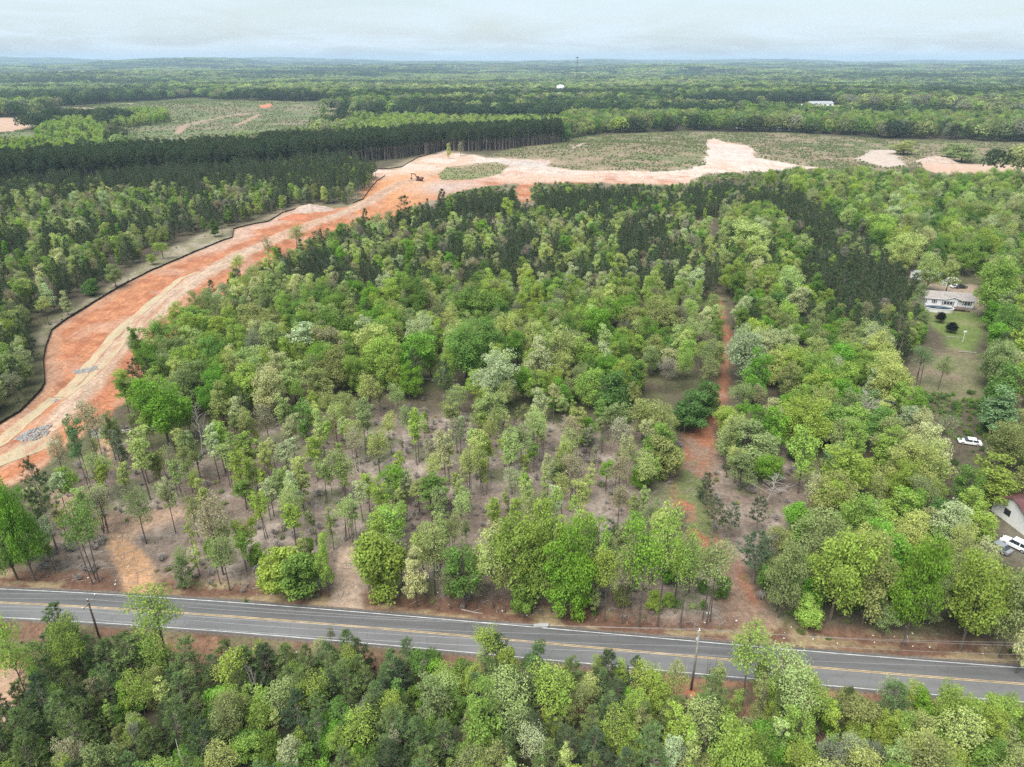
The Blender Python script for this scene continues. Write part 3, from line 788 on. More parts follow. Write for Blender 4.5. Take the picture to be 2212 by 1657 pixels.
# oval, mid-size
for i in range(6): add_proto('oval%d' % i, broadleaf(20 + i, 13, 0.16, 3.4, 42, 105, 0.18, 0.31, 0.58, r0=0.17, spike=0.25, low=1), B, L_, 13, 7.0)
# slender trees with a bare stem
for i in range(6): add_proto('slender%d' % i, broadleaf(30 + i, 13, 0.26, 2.1, 36, 85, 0.155, 0.34, 0.5, thin=0.18, r0=0.12, stems=1 if i < 3 else 2), B, L_, 13, 5.0)
# crowns down to the ground
for i in range(3): add_proto('bushy%d' % i, broadleaf(40 + i, 9, 0.04, 3.2, 36, 170, 0.20, 0.36, 0.62, r0=0.11, low=1, stems=2), B, L_, 9, 6.6)
# thin early leaf, the limbs show through
for i in range(4): add_proto('airy%d' % i, broadleaf(50 + i, 13, 0.32, 3.2, 40, 110, 0.14, 0.34, 0.55, thin=0.45, r0=0.14, stems=1 if i < 3 else 3, spike=0.2), B, L_, 13, 6.8)
for i in range(4): add_proto('whip%d' % i, broadleaf(110 + i, 10, 0.16, 1.2, 24, 62, 0.135, 0.40, 0.42, thin=0.1, r0=0.075, stems=1 if i < 2 else 3, lob=4), B, L_, 10, 2.9)
# upright cone-shaped broadleaf
for i in range(2): add_proto('spire%d' % i, broadleaf(60 + i, 12, 0.12, 2.4, 28, 150, 0.19, 0.42, 0.72, r0=0.12, spike=0.75, low=1, lob=0), B, L_, 12, 5.0)
for i in range(6): add_proto('pine%d' % i, pine(70 + i, 10, 0.12, 2.5, 15, 6, 11, shape=(0.62, 0.5, 0.75, 0.55, 0.4, 0.65)[i], gap=0.08), PB, N_, 10, 5.0)
for i in range(3): add_proto('tallpine%d' % i, pine(80 + i, 21, 0.55, 3.2, 13, 6, 11, r0=0.24, round_=0.75, length=0.55, width=0.11, gap=0.1), PB, N_, 21, 6.2)
for i in range(2): add_proto('midpine%d' % i, pine(85 + i, 13, 0.38, 2.4, 13, 5, 12, r0=0.15, round_=0.7, gap=0.15), PB, N_, 13, 4.8)
for i in range(3): add_proto('bare%d' % i, bare_tree(90 + i, 11, 3.0, 1 + (i == 1) * 3, 0.3 if i != 1 else 0.2), M['grey_wood'], None, 11, 4.5)
add_proto('brush0', bare_tree(96, 1.6, 0.9, 6, 0.15, 0.03, 40), M['grey_wood'], None, 1.6, 2.2)
add_proto('cedar0', broadleaf(95, 4, 0.16, 1.9, 40, 150, 0.10, 0.34, 0.55, r0=0.09, lob=0), B, L_, 4, 4.0)
for i in range(3): add_proto('shrub%d' % i, broadleaf(100 + i, 2.2, 0.03, 1.1, 10, 60, 0.13, 0.5, 0.65, r0=0.03, low=1, stems=3), B, L_, 2.2, 2.4)

# palette of leaf colours (albedo)
PAL = {'L': (0.325, 0.43, 0.095), 'Y': (0.42, 0.485, 0.185), 'W': (0.47, 0.50, 0.29), 'G': (0.185, 0.295, 0.07), 'V': (0.195, 0.36, 0.052),
       'O': (0.30, 0.345, 0.14), 'T': (0.39, 0.36, 0.245), 'B': (0.21, 0.315, 0.145), 'D': (0.115, 0.20, 0.058), 'P': (0.088, 0.125, 0.062), 'Q': (0.155, 0.22, 0.08),
       'K': (0.022, 0.026, 0.024), 'R': (0.31, 0.26, 0.22), 'X': (0.28, 0.285, 0.18)}
CNAME = {'L': 'lime green', 'Y': 'pale lime', 'W': 'creamy white-green', 'G': 'mid green', 'V': 'vivid green', 'O': 'olive', 'T': 'tan budding', 'B': 'blue-green',
         'D': 'deep green', 'P': 'dark', 'Q': 'dull green', 'K': 'blackish green', 'R': 'brown budding', 'X': 'grey-olive'}
SNAME = {'round': 'broad round-crowned', 'oval': 'oval-crowned', 'slender': 'slender bare-stemmed', 'bushy': 'bushy low-branched', 'airy': 'thin-leaved', 'whip': 'thin-stemmed young', 'spire': 'pointed',
         'pine': 'young', 'tallpine': 'tall', 'midpine': 'mid-sized', 'bare': 'leafless', 'cedar': 'clipped', 'shrub': 'low'}
# ------------------------------------------------------------------ every tree: where it stands, what it looks like
RNG = np.random.default_rng(7)
TREES = []     # dict(x, y, h, w, key, col, hand)

def pick(kind):
    ks = sorted(k for k in PROTO if k.rstrip('0123456789') == kind)
    return ks[RNG.integers(len(ks))]

def put(px, top, base, w, kind, c, bx=None, label=None):
    """a tree seen in the photograph: crown top, trunk foot and crown width in the picture give its place and true size"""
    X, Y = G(bx if bx is not None else px, base)
    z0 = hz(X, Y)
    # height from the picture row of its top
    b = (top - CY) / FPX
    dy = math.cos(PITCH) - b * math.sin(PITCH); dz = -math.sin(PITCH) - b * math.cos(PITCH)
    h = CAM_H + Y * dz / dy - z0
    h = float(np.clip(h, 1.0, 24)); d = proj(X, Y, h * 0.6)[2]
    Xt = (px - CX) / FPX * proj(X, Y, z0 + h * 0.8)[2]
    TREES.append(dict(x=0.5 * (X + Xt) if abs(Xt - X) < 2.5 else X, y=Y, h=h, w=w * d / FPX, key=pick(kind), col=c, hand=True, label=label))

HAND = [
 # px, top, base, width, kind, colour (picture points)
 (38, 1035, 1250, 105, 'round', 'G'), (75, 1025, 1252, 90, 'round', 'V'), (125, 998, 1190, 62, 'midpine', 'P'), (206, 1085, 1255, 97, 'airy', 'G'),
 (150, 932, 1068, 50, 'airy', 'T'), (195, 892, 1072, 52, 'slender', 'B'), (228, 862, 1034, 66, 'airy', 'T'), (250, 889, 1010, 50, 'slender', 'O'), (272, 807, 905, 52, 'slender', 'G'),
 (367, 809, 969, 130, 'round', 'V'), (325, 922, 1079, 76, 'slender', 'Y'), (476, 902, 1025, 62, 'slender', 'L'), (535, 930, 1039, 74, 'slender', 'L'), (622, 947, 1042, 76, 'slender', 'W'),
 (648, 992, 1095, 70, 'slender', 'Y'), (700, 985, 1085, 40, 'slender', 'Y'), (468, 1059, 1242, 92, 'airy', 'T'), (533, 1119, 1212, 66, 'slender', 'L'), (634, 1079, 1190, 58, 'slender', 'L'),
 (702, 1155, 1285, 46, 'oval', 'L'), (605, 1180, 1272, 112, 'bushy', 'L'), (645, 1190, 1285, 112, 'bushy', 'G'), (303, 1045, 1175, 72, 'airy', 'O'), (398, 1205, 1268, 52, 'pine', 'Q'),
 (420, 1009, 1085, 36, 'airy', 'L'), (528, 1030, 1100, 60, 'slender', 'G'), (585, 1032, 1120, 54, 'slender', 'W'), (374, 952, 1072, 40, 'airy', 'X'), (420, 1060, 1160, 48, 'airy', 'O'),
 (545, 985, 1080, 44, 'slender', 'Y'), (275, 912, 1050, 40, 'slender', 'X'), (352, 960, 1050, 36, 'slender', 'Y'),
 (962, 915, 1042, 60, 'slender', 'W'), (902, 875, 1002, 50, 'slender', 'L'), (976, 859, 960, 58, 'slender', 'O'), (1055, 847, 935, 80, 'round', 'Y'), (1014, 955, 1079, 58, 'airy', 'Y'),
 (1050, 925, 1022, 40, 'slender', 'L'), (1125, 912, 1009, 60, 'slender', 'O'), (1090, 932, 1012, 44, 'slender', 'L'), (852, 999, 1085, 76, 'oval', 'V'), (795, 1015, 1105, 46, 'slender', 'L'),
 (940, 1022, 1119, 90, 'slender', 'G'), (905, 1030, 1115, 55, 'slender', 'O'), (830, 1082, 1180, 86, 'oval', 'L'), (822, 1160, 1300, 112, 'bushy', 'L'), (896, 1172, 1308, 62, 'oval', 'W'),
 (936, 1119, 1285, 92, 'airy', 'O'), (1150, 1078, 1322, 84, 'oval', 'L'), (1195, 1050, 1318, 92, 'oval', 'L'), (1245, 1062, 1312, 88, 'oval', 'L'), (1225, 1110, 1336, 90, 'airy', 'V'), (1104, 1092, 1312, 112, 'oval', 'L'), (1064, 1127, 1310, 92, 'airy', 'Y'),
 (1290, 1092, 1300, 80, 'oval', 'L'), (1316, 1125, 1205, 38, 'midpine', 'P'), (1002, 1165, 1310, 92, 'oval', 'G'), (1388, 1115, 1355, 112, 'airy', 'V'), (1432, 1050, 1352, 90, 'airy', 'L'),
 (1337, 1039, 1135, 56, 'airy', 'T'), (1310, 989, 1059, 46, 'slender', 'V'), (1260, 905, 962, 56, 'bushy', 'V'), (1300, 864, 932, 42, 'slender', 'G'), (1408, 859, 965, 116, 'round', 'O'),
 (1425, 909, 1020, 76, 'bushy', 'G'), (1434, 939, 1035, 82, 'bushy', 'O'), (1382, 969, 1050, 56, 'oval', 'Y'), (1384, 1009, 1055, 50, 'bushy', 'V'), (1327, 795, 905, 92, 'bushy', 'D'),
 (1492, 840, 932, 82, 'bushy', 'D'), (1521, 818, 905, 76, 'bushy', 'D'), (1164, 835, 912, 42, 'oval', 'W'), (1067, 755, 880, 112, 'round', 'W'), (1210, 819, 895, 56, 'oval', 'V'),
 (1206, 979, 1045, 54, 'spire', 'B'), (1214, 1019, 1110, 46, 'airy', 'Y'), (1150, 950, 1020, 40, 'slender', 'G'), (1110, 1010, 1090, 50, 'airy', 'W'), (990, 1010, 1060, 30, 'airy', 'T'),
 (1575, 872, 945, 76, 'round', 'L'), (1672, 865, 948, 66, 'oval', 'W'), (1728, 864, 938, 62, 'bushy', 'V'), (1610, 909, 1002, 150, 'round', 'O'), (1602, 969, 1060, 66, 'oval', 'O'),
 (1655, 975, 1046, 80, 'round', 'V'), (1735, 922, 1066, 76, 'oval', 'L'), (1822, 954, 1106, 108, 'oval', 'L'), (1798, 872, 965, 92, 'bushy', 'G'), (1912, 895, 1005, 82, 'oval', 'O'),
 (1955, 869, 960, 60, 'oval', 'W'), (1978, 885, 985, 76, 'round', 'W'), (2010, 919, 1030, 92, 'round', 'W'), (1976, 952, 1065, 136, 'round', 'Y'), (2125, 979, 1090, 120, 'oval', 'L'),
 (2152, 905, 1020, 92, 'round', 'O'), (2142, 829, 942, 92, 'spire', 'B'), (1882, 792, 872, 46, 'spire', 'W'),
 (1525, 1022, 1092, 46, 'pine', 'P'), (1541, 1079, 1162, 50, 'midpine', 'P'), (1577, 1089, 1169, 38, 'midpine', 'P'), (1638, 1072, 1152, 40, 'midpine', 'P'), (1633, 1154, 1259, 76, 'midpine', 'P'),
 (1722, 1092, 1172, 66, 'bushy', 'V'), (1758, 1025, 1112, 60, 'airy', 'W'), (1882, 1079, 1160, 66, 'airy', 'W'), (1792, 1125, 1340, 152, 'round', 'L'), (1695, 1155, 1335, 92, 'round', 'O'), (1862, 1140, 1350, 100, 'oval', 'O'),
 (1952, 1145, 1390, 116, 'round', 'V'), (1968, 1112, 1215, 102, 'round', 'Y'), (2008, 1095, 1190, 56, 'oval', 'W'), (2055, 1129, 1250, 92, 'round', 'Y'), (2042, 1079, 1170, 70, 'bushy', 'D'),
 (2098, 1049, 1150, 72, 'oval', 'L'), (2118, 1102, 1175, 66, 'oval', 'L'), (2075, 1186, 1400, 140, 'round', 'L'), (2160, 1222, 1420, 120, 'round', 'O'), (1535, 1165, 1342, 92, 'airy', 'O'),
 (2212, 1340, 1455, 62, 'oval', 'W'), (1150, 1150, 1322, 84, 'oval', 'L'), (1215, 1165, 1332, 92, 'oval', 'V'), (1255, 1180, 1336, 76, 'bushy', 'V'), (1090, 1190, 1320, 74, 'airy', 'O'), (1310, 1170, 1340, 70, 'airy', 'L'), (1350, 1150, 1345, 64, 'airy', 'O'), (1480, 1140, 1355, 76, 'airy', 'L'), (1130, 1230, 1330, 60, 'bushy', 'G'), (970, 1215, 1312, 60, 'airy', 'X'), (2195, 870, 1000, 80, 'oval', 'O'),
 # near side of the road
 (78, 1318, 1560, 84, 'airy', 'L'), (180, 1328, 1500, 84, 'airy', 'L'), (367, 1255, 1446, 122, 'airy', 'L'), (570, 1395, 1490, 78, 'pine', 'P'), (1154, 1392, 1492, 64, 'oval', 'D'), (1092, 1398, 1510, 72, 'oval', 'L'),
 (1040, 1450, 1660, 100, 'oval', 'L'), (937, 1465, 1580, 82, 'oval', 'O'), (862, 1465, 1560, 56, 'spire', 'G'), (1290, 1415, 1500, 36, 'airy', 'L'), (1354, 1478, 1545, 40, 'spire', 'V'),
 (1615, 1342, 1525, 108, 'airy', 'L'), (1665, 1440, 1545, 72, 'oval', 'L'), (1742, 1438, 1535, 60, 'airy', 'L'), (1912, 1455, 1545, 46, 'airy', 'W'), (1965, 1465, 1545, 54, 'airy', 'L'), (2060, 1485, 1590, 110, 'round', 'L'),
 (2125, 1490, 1600, 110, 'round', 'L'), (1592, 1578, 1740, 136, 'round', 'L'), (1842, 1585, 1690, 62, 'oval', 'W'), (1828, 1485, 1560, 48, 'pine', 'P'), (530, 1290, 1300, 10, 'shrub', 'G'),
 (625, 1600, 1690, 70, 'oval', 'W'), (160, 1585, 1700, 72, 'airy', 'T'), (1150, 1570, 1680, 72, 'airy', 'W'), (240, 1600, 1720, 80, 'oval', 'O'), (1940, 1600, 1710, 70, 'oval', 'Y'),
 (1445, 1590, 1690, 64, 'oval', 'W'), (1250, 1470, 1560, 60, 'airy', 'O'), (790, 1500, 1590, 50, 'airy', 'X'), (690, 1372, 1440, 40, 'airy', 'W'), (715, 1350, 1400, 26, 'airy', 'X'), (560, 1372, 1420, 30, 'shrub', 'Y'),
 # the broad green belt in the middle distance
 (340, 690, 790, 92, 'round', 'G'), (292, 712, 812, 26, 'airy', 'B'), (312, 700, 815, 34, 'slender', 'G'), (432, 660, 740, 84, 'oval', 'G'), (468, 708, 800, 100, 'round', 'G'), (552, 655, 740, 96, 'oval', 'O'), (590, 690, 800, 90, 'oval', 'O'),
 (455, 762, 860, 90, 'round', 'G'), (530, 752, 850, 84, 'round', 'Y'), (540, 790, 900, 84, 'oval', 'L'), (580, 790, 905, 92, 'round', 'W'), (655, 690, 800, 90, 'slender', 'W'), (720, 700, 800, 84, 'round', 'X'),
 (735, 665, 760, 120, 'round', 'G'), (820, 660, 750, 110, 'round', 'V'), (690, 790, 880, 70, 'oval', 'O'), (660, 860, 950, 66, 'oval', 'G'), (735, 750, 850, 110, 'round', 'O'), (815, 695, 800, 100, 'round', 'Y'),
 (818, 715, 840, 96, 'round', 'L'), (895, 710, 830, 92, 'oval', 'V'), (912, 672, 770, 70, 'round', 'W'), (990, 690, 790, 92, 'round', 'Y'), (1005, 700, 830, 120, 'round', 'G'), (1060, 690, 800, 96, 'round', 'G'),
 (1030, 622, 720, 120, 'round', 'G'), (1090, 675, 770, 62, 'round', 'Y'), (1150, 690, 790, 60, 'round', 'Y'), (1165, 730, 840, 74, 'oval', 'W'), (1200, 710, 830, 90, 'round', 'Y'), (1290, 655, 750, 92, 'round', 'V'),
 (1260, 718, 820, 60, 'oval', 'L'), (1370, 665, 740, 76, 'round', 'O'), (1430, 640, 740, 92, 'round', 'O'), (1195, 790, 870, 62, 'round', 'L'), (1245, 785, 870, 64, 'round', 'O'), (1110, 705, 800, 50, 'oval', 'V'),
 (1440, 765, 850, 46, 'airy', 'R'), (1380, 765, 850, 44, 'spire', 'L'), (1610, 700, 830, 104, 'round', 'W'), (1635, 745, 880, 82, 'oval', 'V'), (1660, 705, 790, 50, 'oval', 'W'), (1540, 725, 815, 50, 'oval', 'O'),
 (1600, 640, 720, 46, 'oval', 'W'), (1700, 650, 740, 66, 'round', 'L'), (1715, 620, 700, 60, 'oval', 'W'), (1770, 765, 870, 90, 'round', 'L'), (1825, 770, 880, 70, 'oval', 'L'), (1760, 690, 780, 50, 'round', 'O'),
 (1815, 735, 830, 60, 'bushy', 'V'), (1620, 480, 550, 116, 'round', 'Y'), (1655, 570, 640, 66, 'round', 'L'), (1710, 575, 660, 76, 'round', 'Y'), (1585, 560, 640, 64, 'round', 'L'), (1640, 520, 590, 60, 'round', 'Y'),
 (2000, 545, 630, 66, 'round', 'Y'), (2040, 555, 640, 52, 'oval', 'Y'), (2130, 548, 690, 104, 'round', 'L'), (1950, 500, 580, 90, 'round', 'Y'), (1900, 460, 530, 80, 'round', 'L'), (1890, 375, 450, 38, 'pine', 'D'),
 (2090, 460, 520, 60, 'round', 'D'), (2150, 780, 900, 76, 'bushy', 'G'), (2190, 700, 820, 90, 'oval', 'L'), (2160, 660, 740, 50, 'bushy', 'L'), (1990, 745, 830, 60, 'airy', 'B'), (2035, 760, 840, 44, 'airy', 'O'),
 (462, 468, 512, 26, 'spire', 'D'), (350, 520, 562, 44, 'airy', 'L'), (330, 545, 575, 24, 'oval', 'L'), (246, 565, 625, 44, 'oval', 'O'), (300, 535, 570, 20, 'slender', 'O'),
 (142, 625, 680, 26, 'spire', 'W'), (197, 600, 640, 40, 'bushy', 'D'), (96, 640, 700, 40, 'airy', 'Y'), (235, 485, 540, 34, 'spire', 'V'),
 (790, 452, 520, 30, 'pine', 'P'), (750, 484, 505, 12, 'pine', 'P'), (515, 548, 605, 36, 'airy', 'L'), (508, 570, 640, 36, 'oval', 'L'), (480, 630, 690, 40, 'airy', 'L'), (640, 482, 545, 44, 'airy', 'O'), (580, 505, 575, 26, 'airy', 'T'),
 (875, 425, 500, 42, 'pine', 'P'), (955, 410, 485, 40, 'pine', 'P'), (1100, 425, 482, 30, 'oval', 'L'), (1045, 475, 515, 46, 'bushy', 'V'), (965, 452, 485, 26, 'spire', 'V'),
]
for t in HAND: put(*t)
put(430, 872, 992, 44, 'bare', 'T', label='white dead leafless tree between dense green crown and the bare clearing')
put(1655, 1022, 1092, 76, 'bare', 'T'); put(1890, 852, 950, 104, 'bare', 'T'); put(1230, 892, 970, 46, 'bare', 'T'); put(1600, 990, 1060, 40, 'bare', 'T'); put(560, 1440, 1540, 40, 'bare', 'T')
# two clipped blackish shrubs on the lawn
put(2032, 674, 700, 26, 'cedar', 'K', label='blackish round shrub on the lawn beside the oval pool')
put(2056, 696, 722, 30, 'cedar', 'K', label='blackish round shrub on the lawn, the one farther from the pool')
N_HAND = len(TREES)

HX = np.array([t['x'] for t in TREES]); HY = np.array([t['y'] for t in TREES]); HW = np.array([t['w'] for t in TREES])
LOWBUSH = GP([(1935, 850), (2115, 850), (2175, 985), (2140, 1065), (2055, 1065), (2045, 985)]); YARDFRONT = GP([(2112, 1165), (2500, 1110), (2500, 1400), (2140, 1395)]); HOUSEFRONT = GP([(1975, 600), (2125, 600), (2130, 780), (2000, 780)])
OPENG = GP([(1560, 1062), (1690, 1052), (1790, 1105), (1700, 1165), (1670, 1215), (1590, 1215), (1540, 1120)])
EXCL = [(OPENG, 0), (LOWBUSH, 0), (YARDFRONT, 0), (HOUSEFRONT, 0), (CORR, 1.0), (PAD2, 2), (PAD3, 2), (ISLAND, 0), (DRIVE1, 0.8), (DRIVE2, 0.8), (TRACK, 1.0), (POND_FRONT, 0), (LAWN, 0), (LOT, 0), (FIELD, 1), (YARD, -3), (CARLOT, 0.5), (DRIVE1C, 0.3), (FGCLAY, 0.5)]
def blocked(x, y, extra=0.0):
    b = np.zeros(x.shape, bool)
    for p, m in EXCL: b |= sdf(p, x, y) > -(m + extra)
    b |= np.abs(road_off(x, y)) < 5.4
    return b

def fill(poly, spacing, mix, hr, seed, fac=1.0, gap=0.9, tall=None, wr=None):
    """scatter trees in a ground outline; mix: list of (weight, kind, colours)"""
    rg = np.random.default_rng(seed)
    x0, y0 = poly.min(0); x1, y1 = poly.max(0)
    xs, ys = np.meshgrid(np.arange(x0, x1, spacing), np.arange(y0, y1, spacing))
    xs = xs.ravel() + rg.uniform(-0.48, 0.48, xs.size) * spacing; ys = ys.ravel() + rg.uniform(-0.48, 0.48, ys.size) * spacing
    k = inside(poly, xs, ys) & (rg.random(xs.size) < fac)
    xs, ys = xs[k], ys[k]; k = ~blocked(xs, ys); xs, ys = xs[k], ys[k]
    near = (ys < 300)
    if len(HX):
        k = np.ones(len(xs), bool)
        for i in range(len(HX)):
            k &= np.hypot(xs - HX[i], ys - HY[i]) > HW[i] * 0.42 * gap + 0.6
        xs, ys = xs[k], ys[k]
    W = np.array([m[0] for m in mix], float); W /= W.sum(); cw = np.cumsum(W)
    patch = fbm(xs / 26, ys / 26, seed + 5, 2); patch = np.clip((patch - 0.5) * 2.2 + 0.5, 0, 1)
    for i in range(len(xs)):
        u = np.clip(0.5 + (0.38 * (patch[i] - 0.5) + 0.62 * (rg.random() - 0.5)) * 1.35, 0, 0.999) if len(mix) > 1 else 0
        m = mix[int(np.searchsorted(cw, u))]
        kind = m[1]; c = m[2][rg.integers(len(m[2]))]
        ks = sorted(q for q in PROTO if q.rstrip('0123456789') == kind); key = ks[rg.integers(len(ks))]
        h = rg.uniform(*(m[3] if len(m) > 3 else hr)); P0 = PROTO[key]
        TREES.append(dict(x=xs[i], y=ys[i], h=h, w=h * P0['W'] / P0['H'] * (rg.uniform(0.66, 1.0) if kind == 'round' else rg.uniform(0.95, 1.4) if kind == 'pine' and spacing < 3 else rg.uniform(0.8, 1.15)), key=key, col=c, hand=False, label=None))

R_ = lambda *p: GP(p)
# near side of the road: young pines with budding hardwoods between
_xs = np.linspace(-130, 130, 60)
FG = np.array([(x, road_y(x) - 6.5 - 2.5 * math.sin(x * 0.19) ** 2 - (3.5 if -62 < x < -30 else 0)) for x in _xs] + [(130, 34), (-130, 34)])
_fx = FG[:60]; _fm = (-12.0, float(np.interp(-12, _fx[:, 0], _fx[:, 1])))
FGW = np.array([tuple(q) for q in _fx if q[0] < -12] + [_fm, (-12, 34), (-130, 34)]); FGE = np.array([(-12, 34), _fm] + [tuple(q) for q in _fx if q[0] > -12] + [(130, 34)])
fill(FGE, 2.4, [(0.40, 'pine', 'PQQQ', (5.5, 9)), (0.08, 'spire', 'GVL', (4, 7)), (0.12, 'airy', 'LLOY', (7, 11.5)), (0.10, 'whip', 'LLOY', (6, 10)), (0.12, 'airy', 'LLOX', (5, 9)), (0.14, 'oval', 'LOGL', (5, 9)), (0.04, 'airy', 'XRW', (4, 7)), (0.11, 'bushy', 'GVO', (3.5, 6.5))], (4, 8), 11, 0.98, 0.45)
fill(FGW, 2.4, [(0.60, 'pine', 'PQQQ', (5.5, 9)), (0.05, 'spire', 'GV', (4, 7)), (0.08, 'airy', 'LLOY', (6, 10)), (0.07, 'whip', 'LOXY', (5, 9)), (0.07, 'oval', 'LOG', (5, 8)), (0.07, 'bushy', 'GVQ', (3.5, 6))], (4, 8), 111, 0.98, 0.45)
VERGE = np.array([(x, road_y(x) - 5.6) for x in _xs] + [(x, road_y(x) - 10.5) for x in _xs[::-1]])
fill(VERGE, 3.0, [(0.5, 'shrub', 'YOLG', (1.0, 2.4)), (0.25, 'airy', 'XLT', (2.5, 5.0)), (0.25, 'shrub', 'OXT', (0.8, 2.0))], (1, 3), 12, 0.42)
# strip of saplings on the far verge
SAP = np.array([(x, road_y(x) + 6.5) for x in _xs] + [(x, road_y(x) + 15) for x in _xs[::-1]])
fill(SAP, 4.2, [(0.35, 'airy', 'LOX', (5, 9)), (0.4, 'bushy', 'LGO', (2.5, 5.5)), (0.25, 'shrub', 'LGV', (1, 2.5))], (3, 8), 13, 0.36, 0.5)
SAPE = np.array([(x, road_y(x) + 7) for x in np.linspace(38, 130, 30)] + [(x, road_y(x) + 22) for x in np.linspace(130, 38, 30)])
fill(SAPE, 4.4, [(0.5, 'bushy', 'LGOV', (4, 7)), (0.5, 'oval', 'LOG', (6, 10))], (4, 8), 33, 0.6, 0.4)
SAPR = R_((790, 1322), (1090, 1350), (1570, 1382), (1560, 1260), (1480, 1190), (1350, 1170), (1100, 1230), (900, 1250), (800, 1270))
fill(SAPR, 3.7, [(0.30, 'airy', 'LOXL', (7, 12)), (0.25, 'slender', 'LLGO', (8, 13)), (0.20, 'whip', 'LVYO', (6, 11)), (0.32, 'bushy', 'LGVL', (2.5, 5.5))], (5, 11), 14, 0.70, 0.4)
# thinned wood on brown litter
fill(CLEAR, 4.3, [(0.32, 'slender', 'LYYOW', (8, 13.5)), (0.26, 'whip', 'LYLOY', (6, 11)), (0.16, 'airy', 'YOTY', (8, 12)), (0.08, 'whip', 'XTYO', (4, 8)), (0.07, 'shrub', 'OLX', (0.8, 2.0)), (0.11, 'slender', 'TYWO', (7, 11))], (8, 12), 15, 0.60, 0.45)
# woods on the red track's far side, down to the road
EAST = R_((1560, 880), (1750, 850), (1950, 840), (2120, 880), (2500, 880), (2500, 1100), (2212, 1100), (2120, 1180), (2212, 1225), (2500, 1240), (2500, 1490), (2212, 1430), (1690, 1385), (1660, 1200), (1700, 1130), (1850, 1130), (1850, 1080), (1700, 1000), (1560, 1050))
fill(EAST, 5.0, [(0.24, 'bushy', 'GDDB', (5, 9)), (0.3, 'oval', 'GVOL', (9, 13.5)), (0.22, 'round', 'LOYL', (11, 14)), (0.16, 'oval', 'WYL', (9, 13)), (0.25, 'airy', 'XOLY', (8, 12))], (9, 13), 16, 0.72, 0.7)
# central belt of big hardwoods
BELT = R_((240, 840), (330, 770), (430, 700), (560, 640), (700, 650), (900, 650), (1100, 640), (1300, 650), (1500, 640), (1545, 700), (1550, 860), (1440, 850), (1290, 900), (1130, 880), (900, 865), (760, 870), (560, 915), (430, 975), (300, 930))
fill(BELT, 5.2, [(0.08, 'midpine', 'P', (9, 12)), (0.20, 'round', 'GVLO', (10, 13.5)), (0.38, 'oval', 'GLOYL', (9, 13)), (0.14, 'oval', 'YWL', (10, 13)), (0.30, 'airy', 'XOYL', (8, 12.5))], (9, 13), 17, 0.9, 0.75)
# mixed young pine and hardwood above the belt
MIXD = R_((430, 690), (560, 610), (700, 530), (830, 500), (920, 480), (1100, 500), (1250, 500), (1480, 470), (1560, 560), (1550, 650), (1300, 655), (1000, 650), (700, 655), (540, 655))
fill(MIXD, 4.6, [(0.50, 'pine', 'PPPP', (8, 11.5)), (0.10, 'airy', 'XRT', (7, 11)), (0.17, 'oval', 'YWY', (8, 12)), (0.13, 'oval', 'LVG', (8, 12)), (0.15, 'airy', 'OYX', (7, 11))], (8, 11), 18, 0.96, 0.7)
PINES = R_((830, 505), (880, 480), (970, 455), (1060, 438), (1112, 434), (1118, 465), (1152, 465), (1156, 432), (1300, 430), (1480, 432), (1560, 422), (1620, 425), (1570, 470), (1480, 480), (1250, 510), (1100, 510), (920, 490))
fill(PINES, 3.6, [(0.85, 'pine', 'PPPP', (6.5, 10)), (0.10, 'oval', 'LGO', (7, 10)), (0.08, 'spire', 'VL', (6, 9)), (0.10, 'airy', 'WXL', (7, 10))], (7, 10), 19, 0.95)
# hardwoods east of the track with a dark wedge of pines
WEDGE = R_((1570, 455), (1640, 430), (1700, 440), (1760, 480), (1850, 540), (1920, 620), (1985, 660), (1990, 740), (1930, 800), (1830, 740), (1780, 660), (1740, 560), (1640, 470))
fill(WEDGE, 4.0, [(0.78, 'pine', 'PPPP', (8, 12.5)), (0.08, 'bushy', 'DGQ', (5, 8)), (0.13, 'oval', 'OLG', (8, 12)), (0.12, 'airy', 'XRO', (8, 11))], (9, 12), 20, 0.97, 0.7)
UPR = R_((1620, 430), (1700, 405), (1790, 402), (2050, 410), (2212, 405), (2500, 405), (2500, 880), (2120, 880), (2115, 770), (2140, 700), (2110, 612), (1970, 612), (1900, 590), (1850, 530), (1760, 470), (1690, 410))
fill(UPR, 6.8, [(0.08, 'pine', 'PD', (10, 13)), (0.14, 'bushy', 'GDV', (7, 10)), (0.24, 'round', 'OLGG', (12, 15)), (0.10, 'oval', 'GLO', (11, 15)), (0.30, 'round', 'YOWL', (12, 15)), (0.10, 'oval', 'XRW', (9, 13)), (0.12, 'airy', 'OXY', (10, 14))], (10, 14), 21, 0.98, 0.7)
TRK = R_((1560, 480), (1640, 470), (1740, 560), (1780, 660), (1830, 740), (1930, 800), (1960, 860), (1560, 880), (1590, 760), (1560, 640))
fill(TRK, 5.2, [(0.22, 'pine', 'PP', (8, 11)), (0.26, 'bushy', 'GDV', (6, 9)), (0.27, 'oval', 'LGO', (9, 13)), (0.25, 'round', 'YLWO', (10, 13))], (9, 12), 22, 0.93, 0.75)
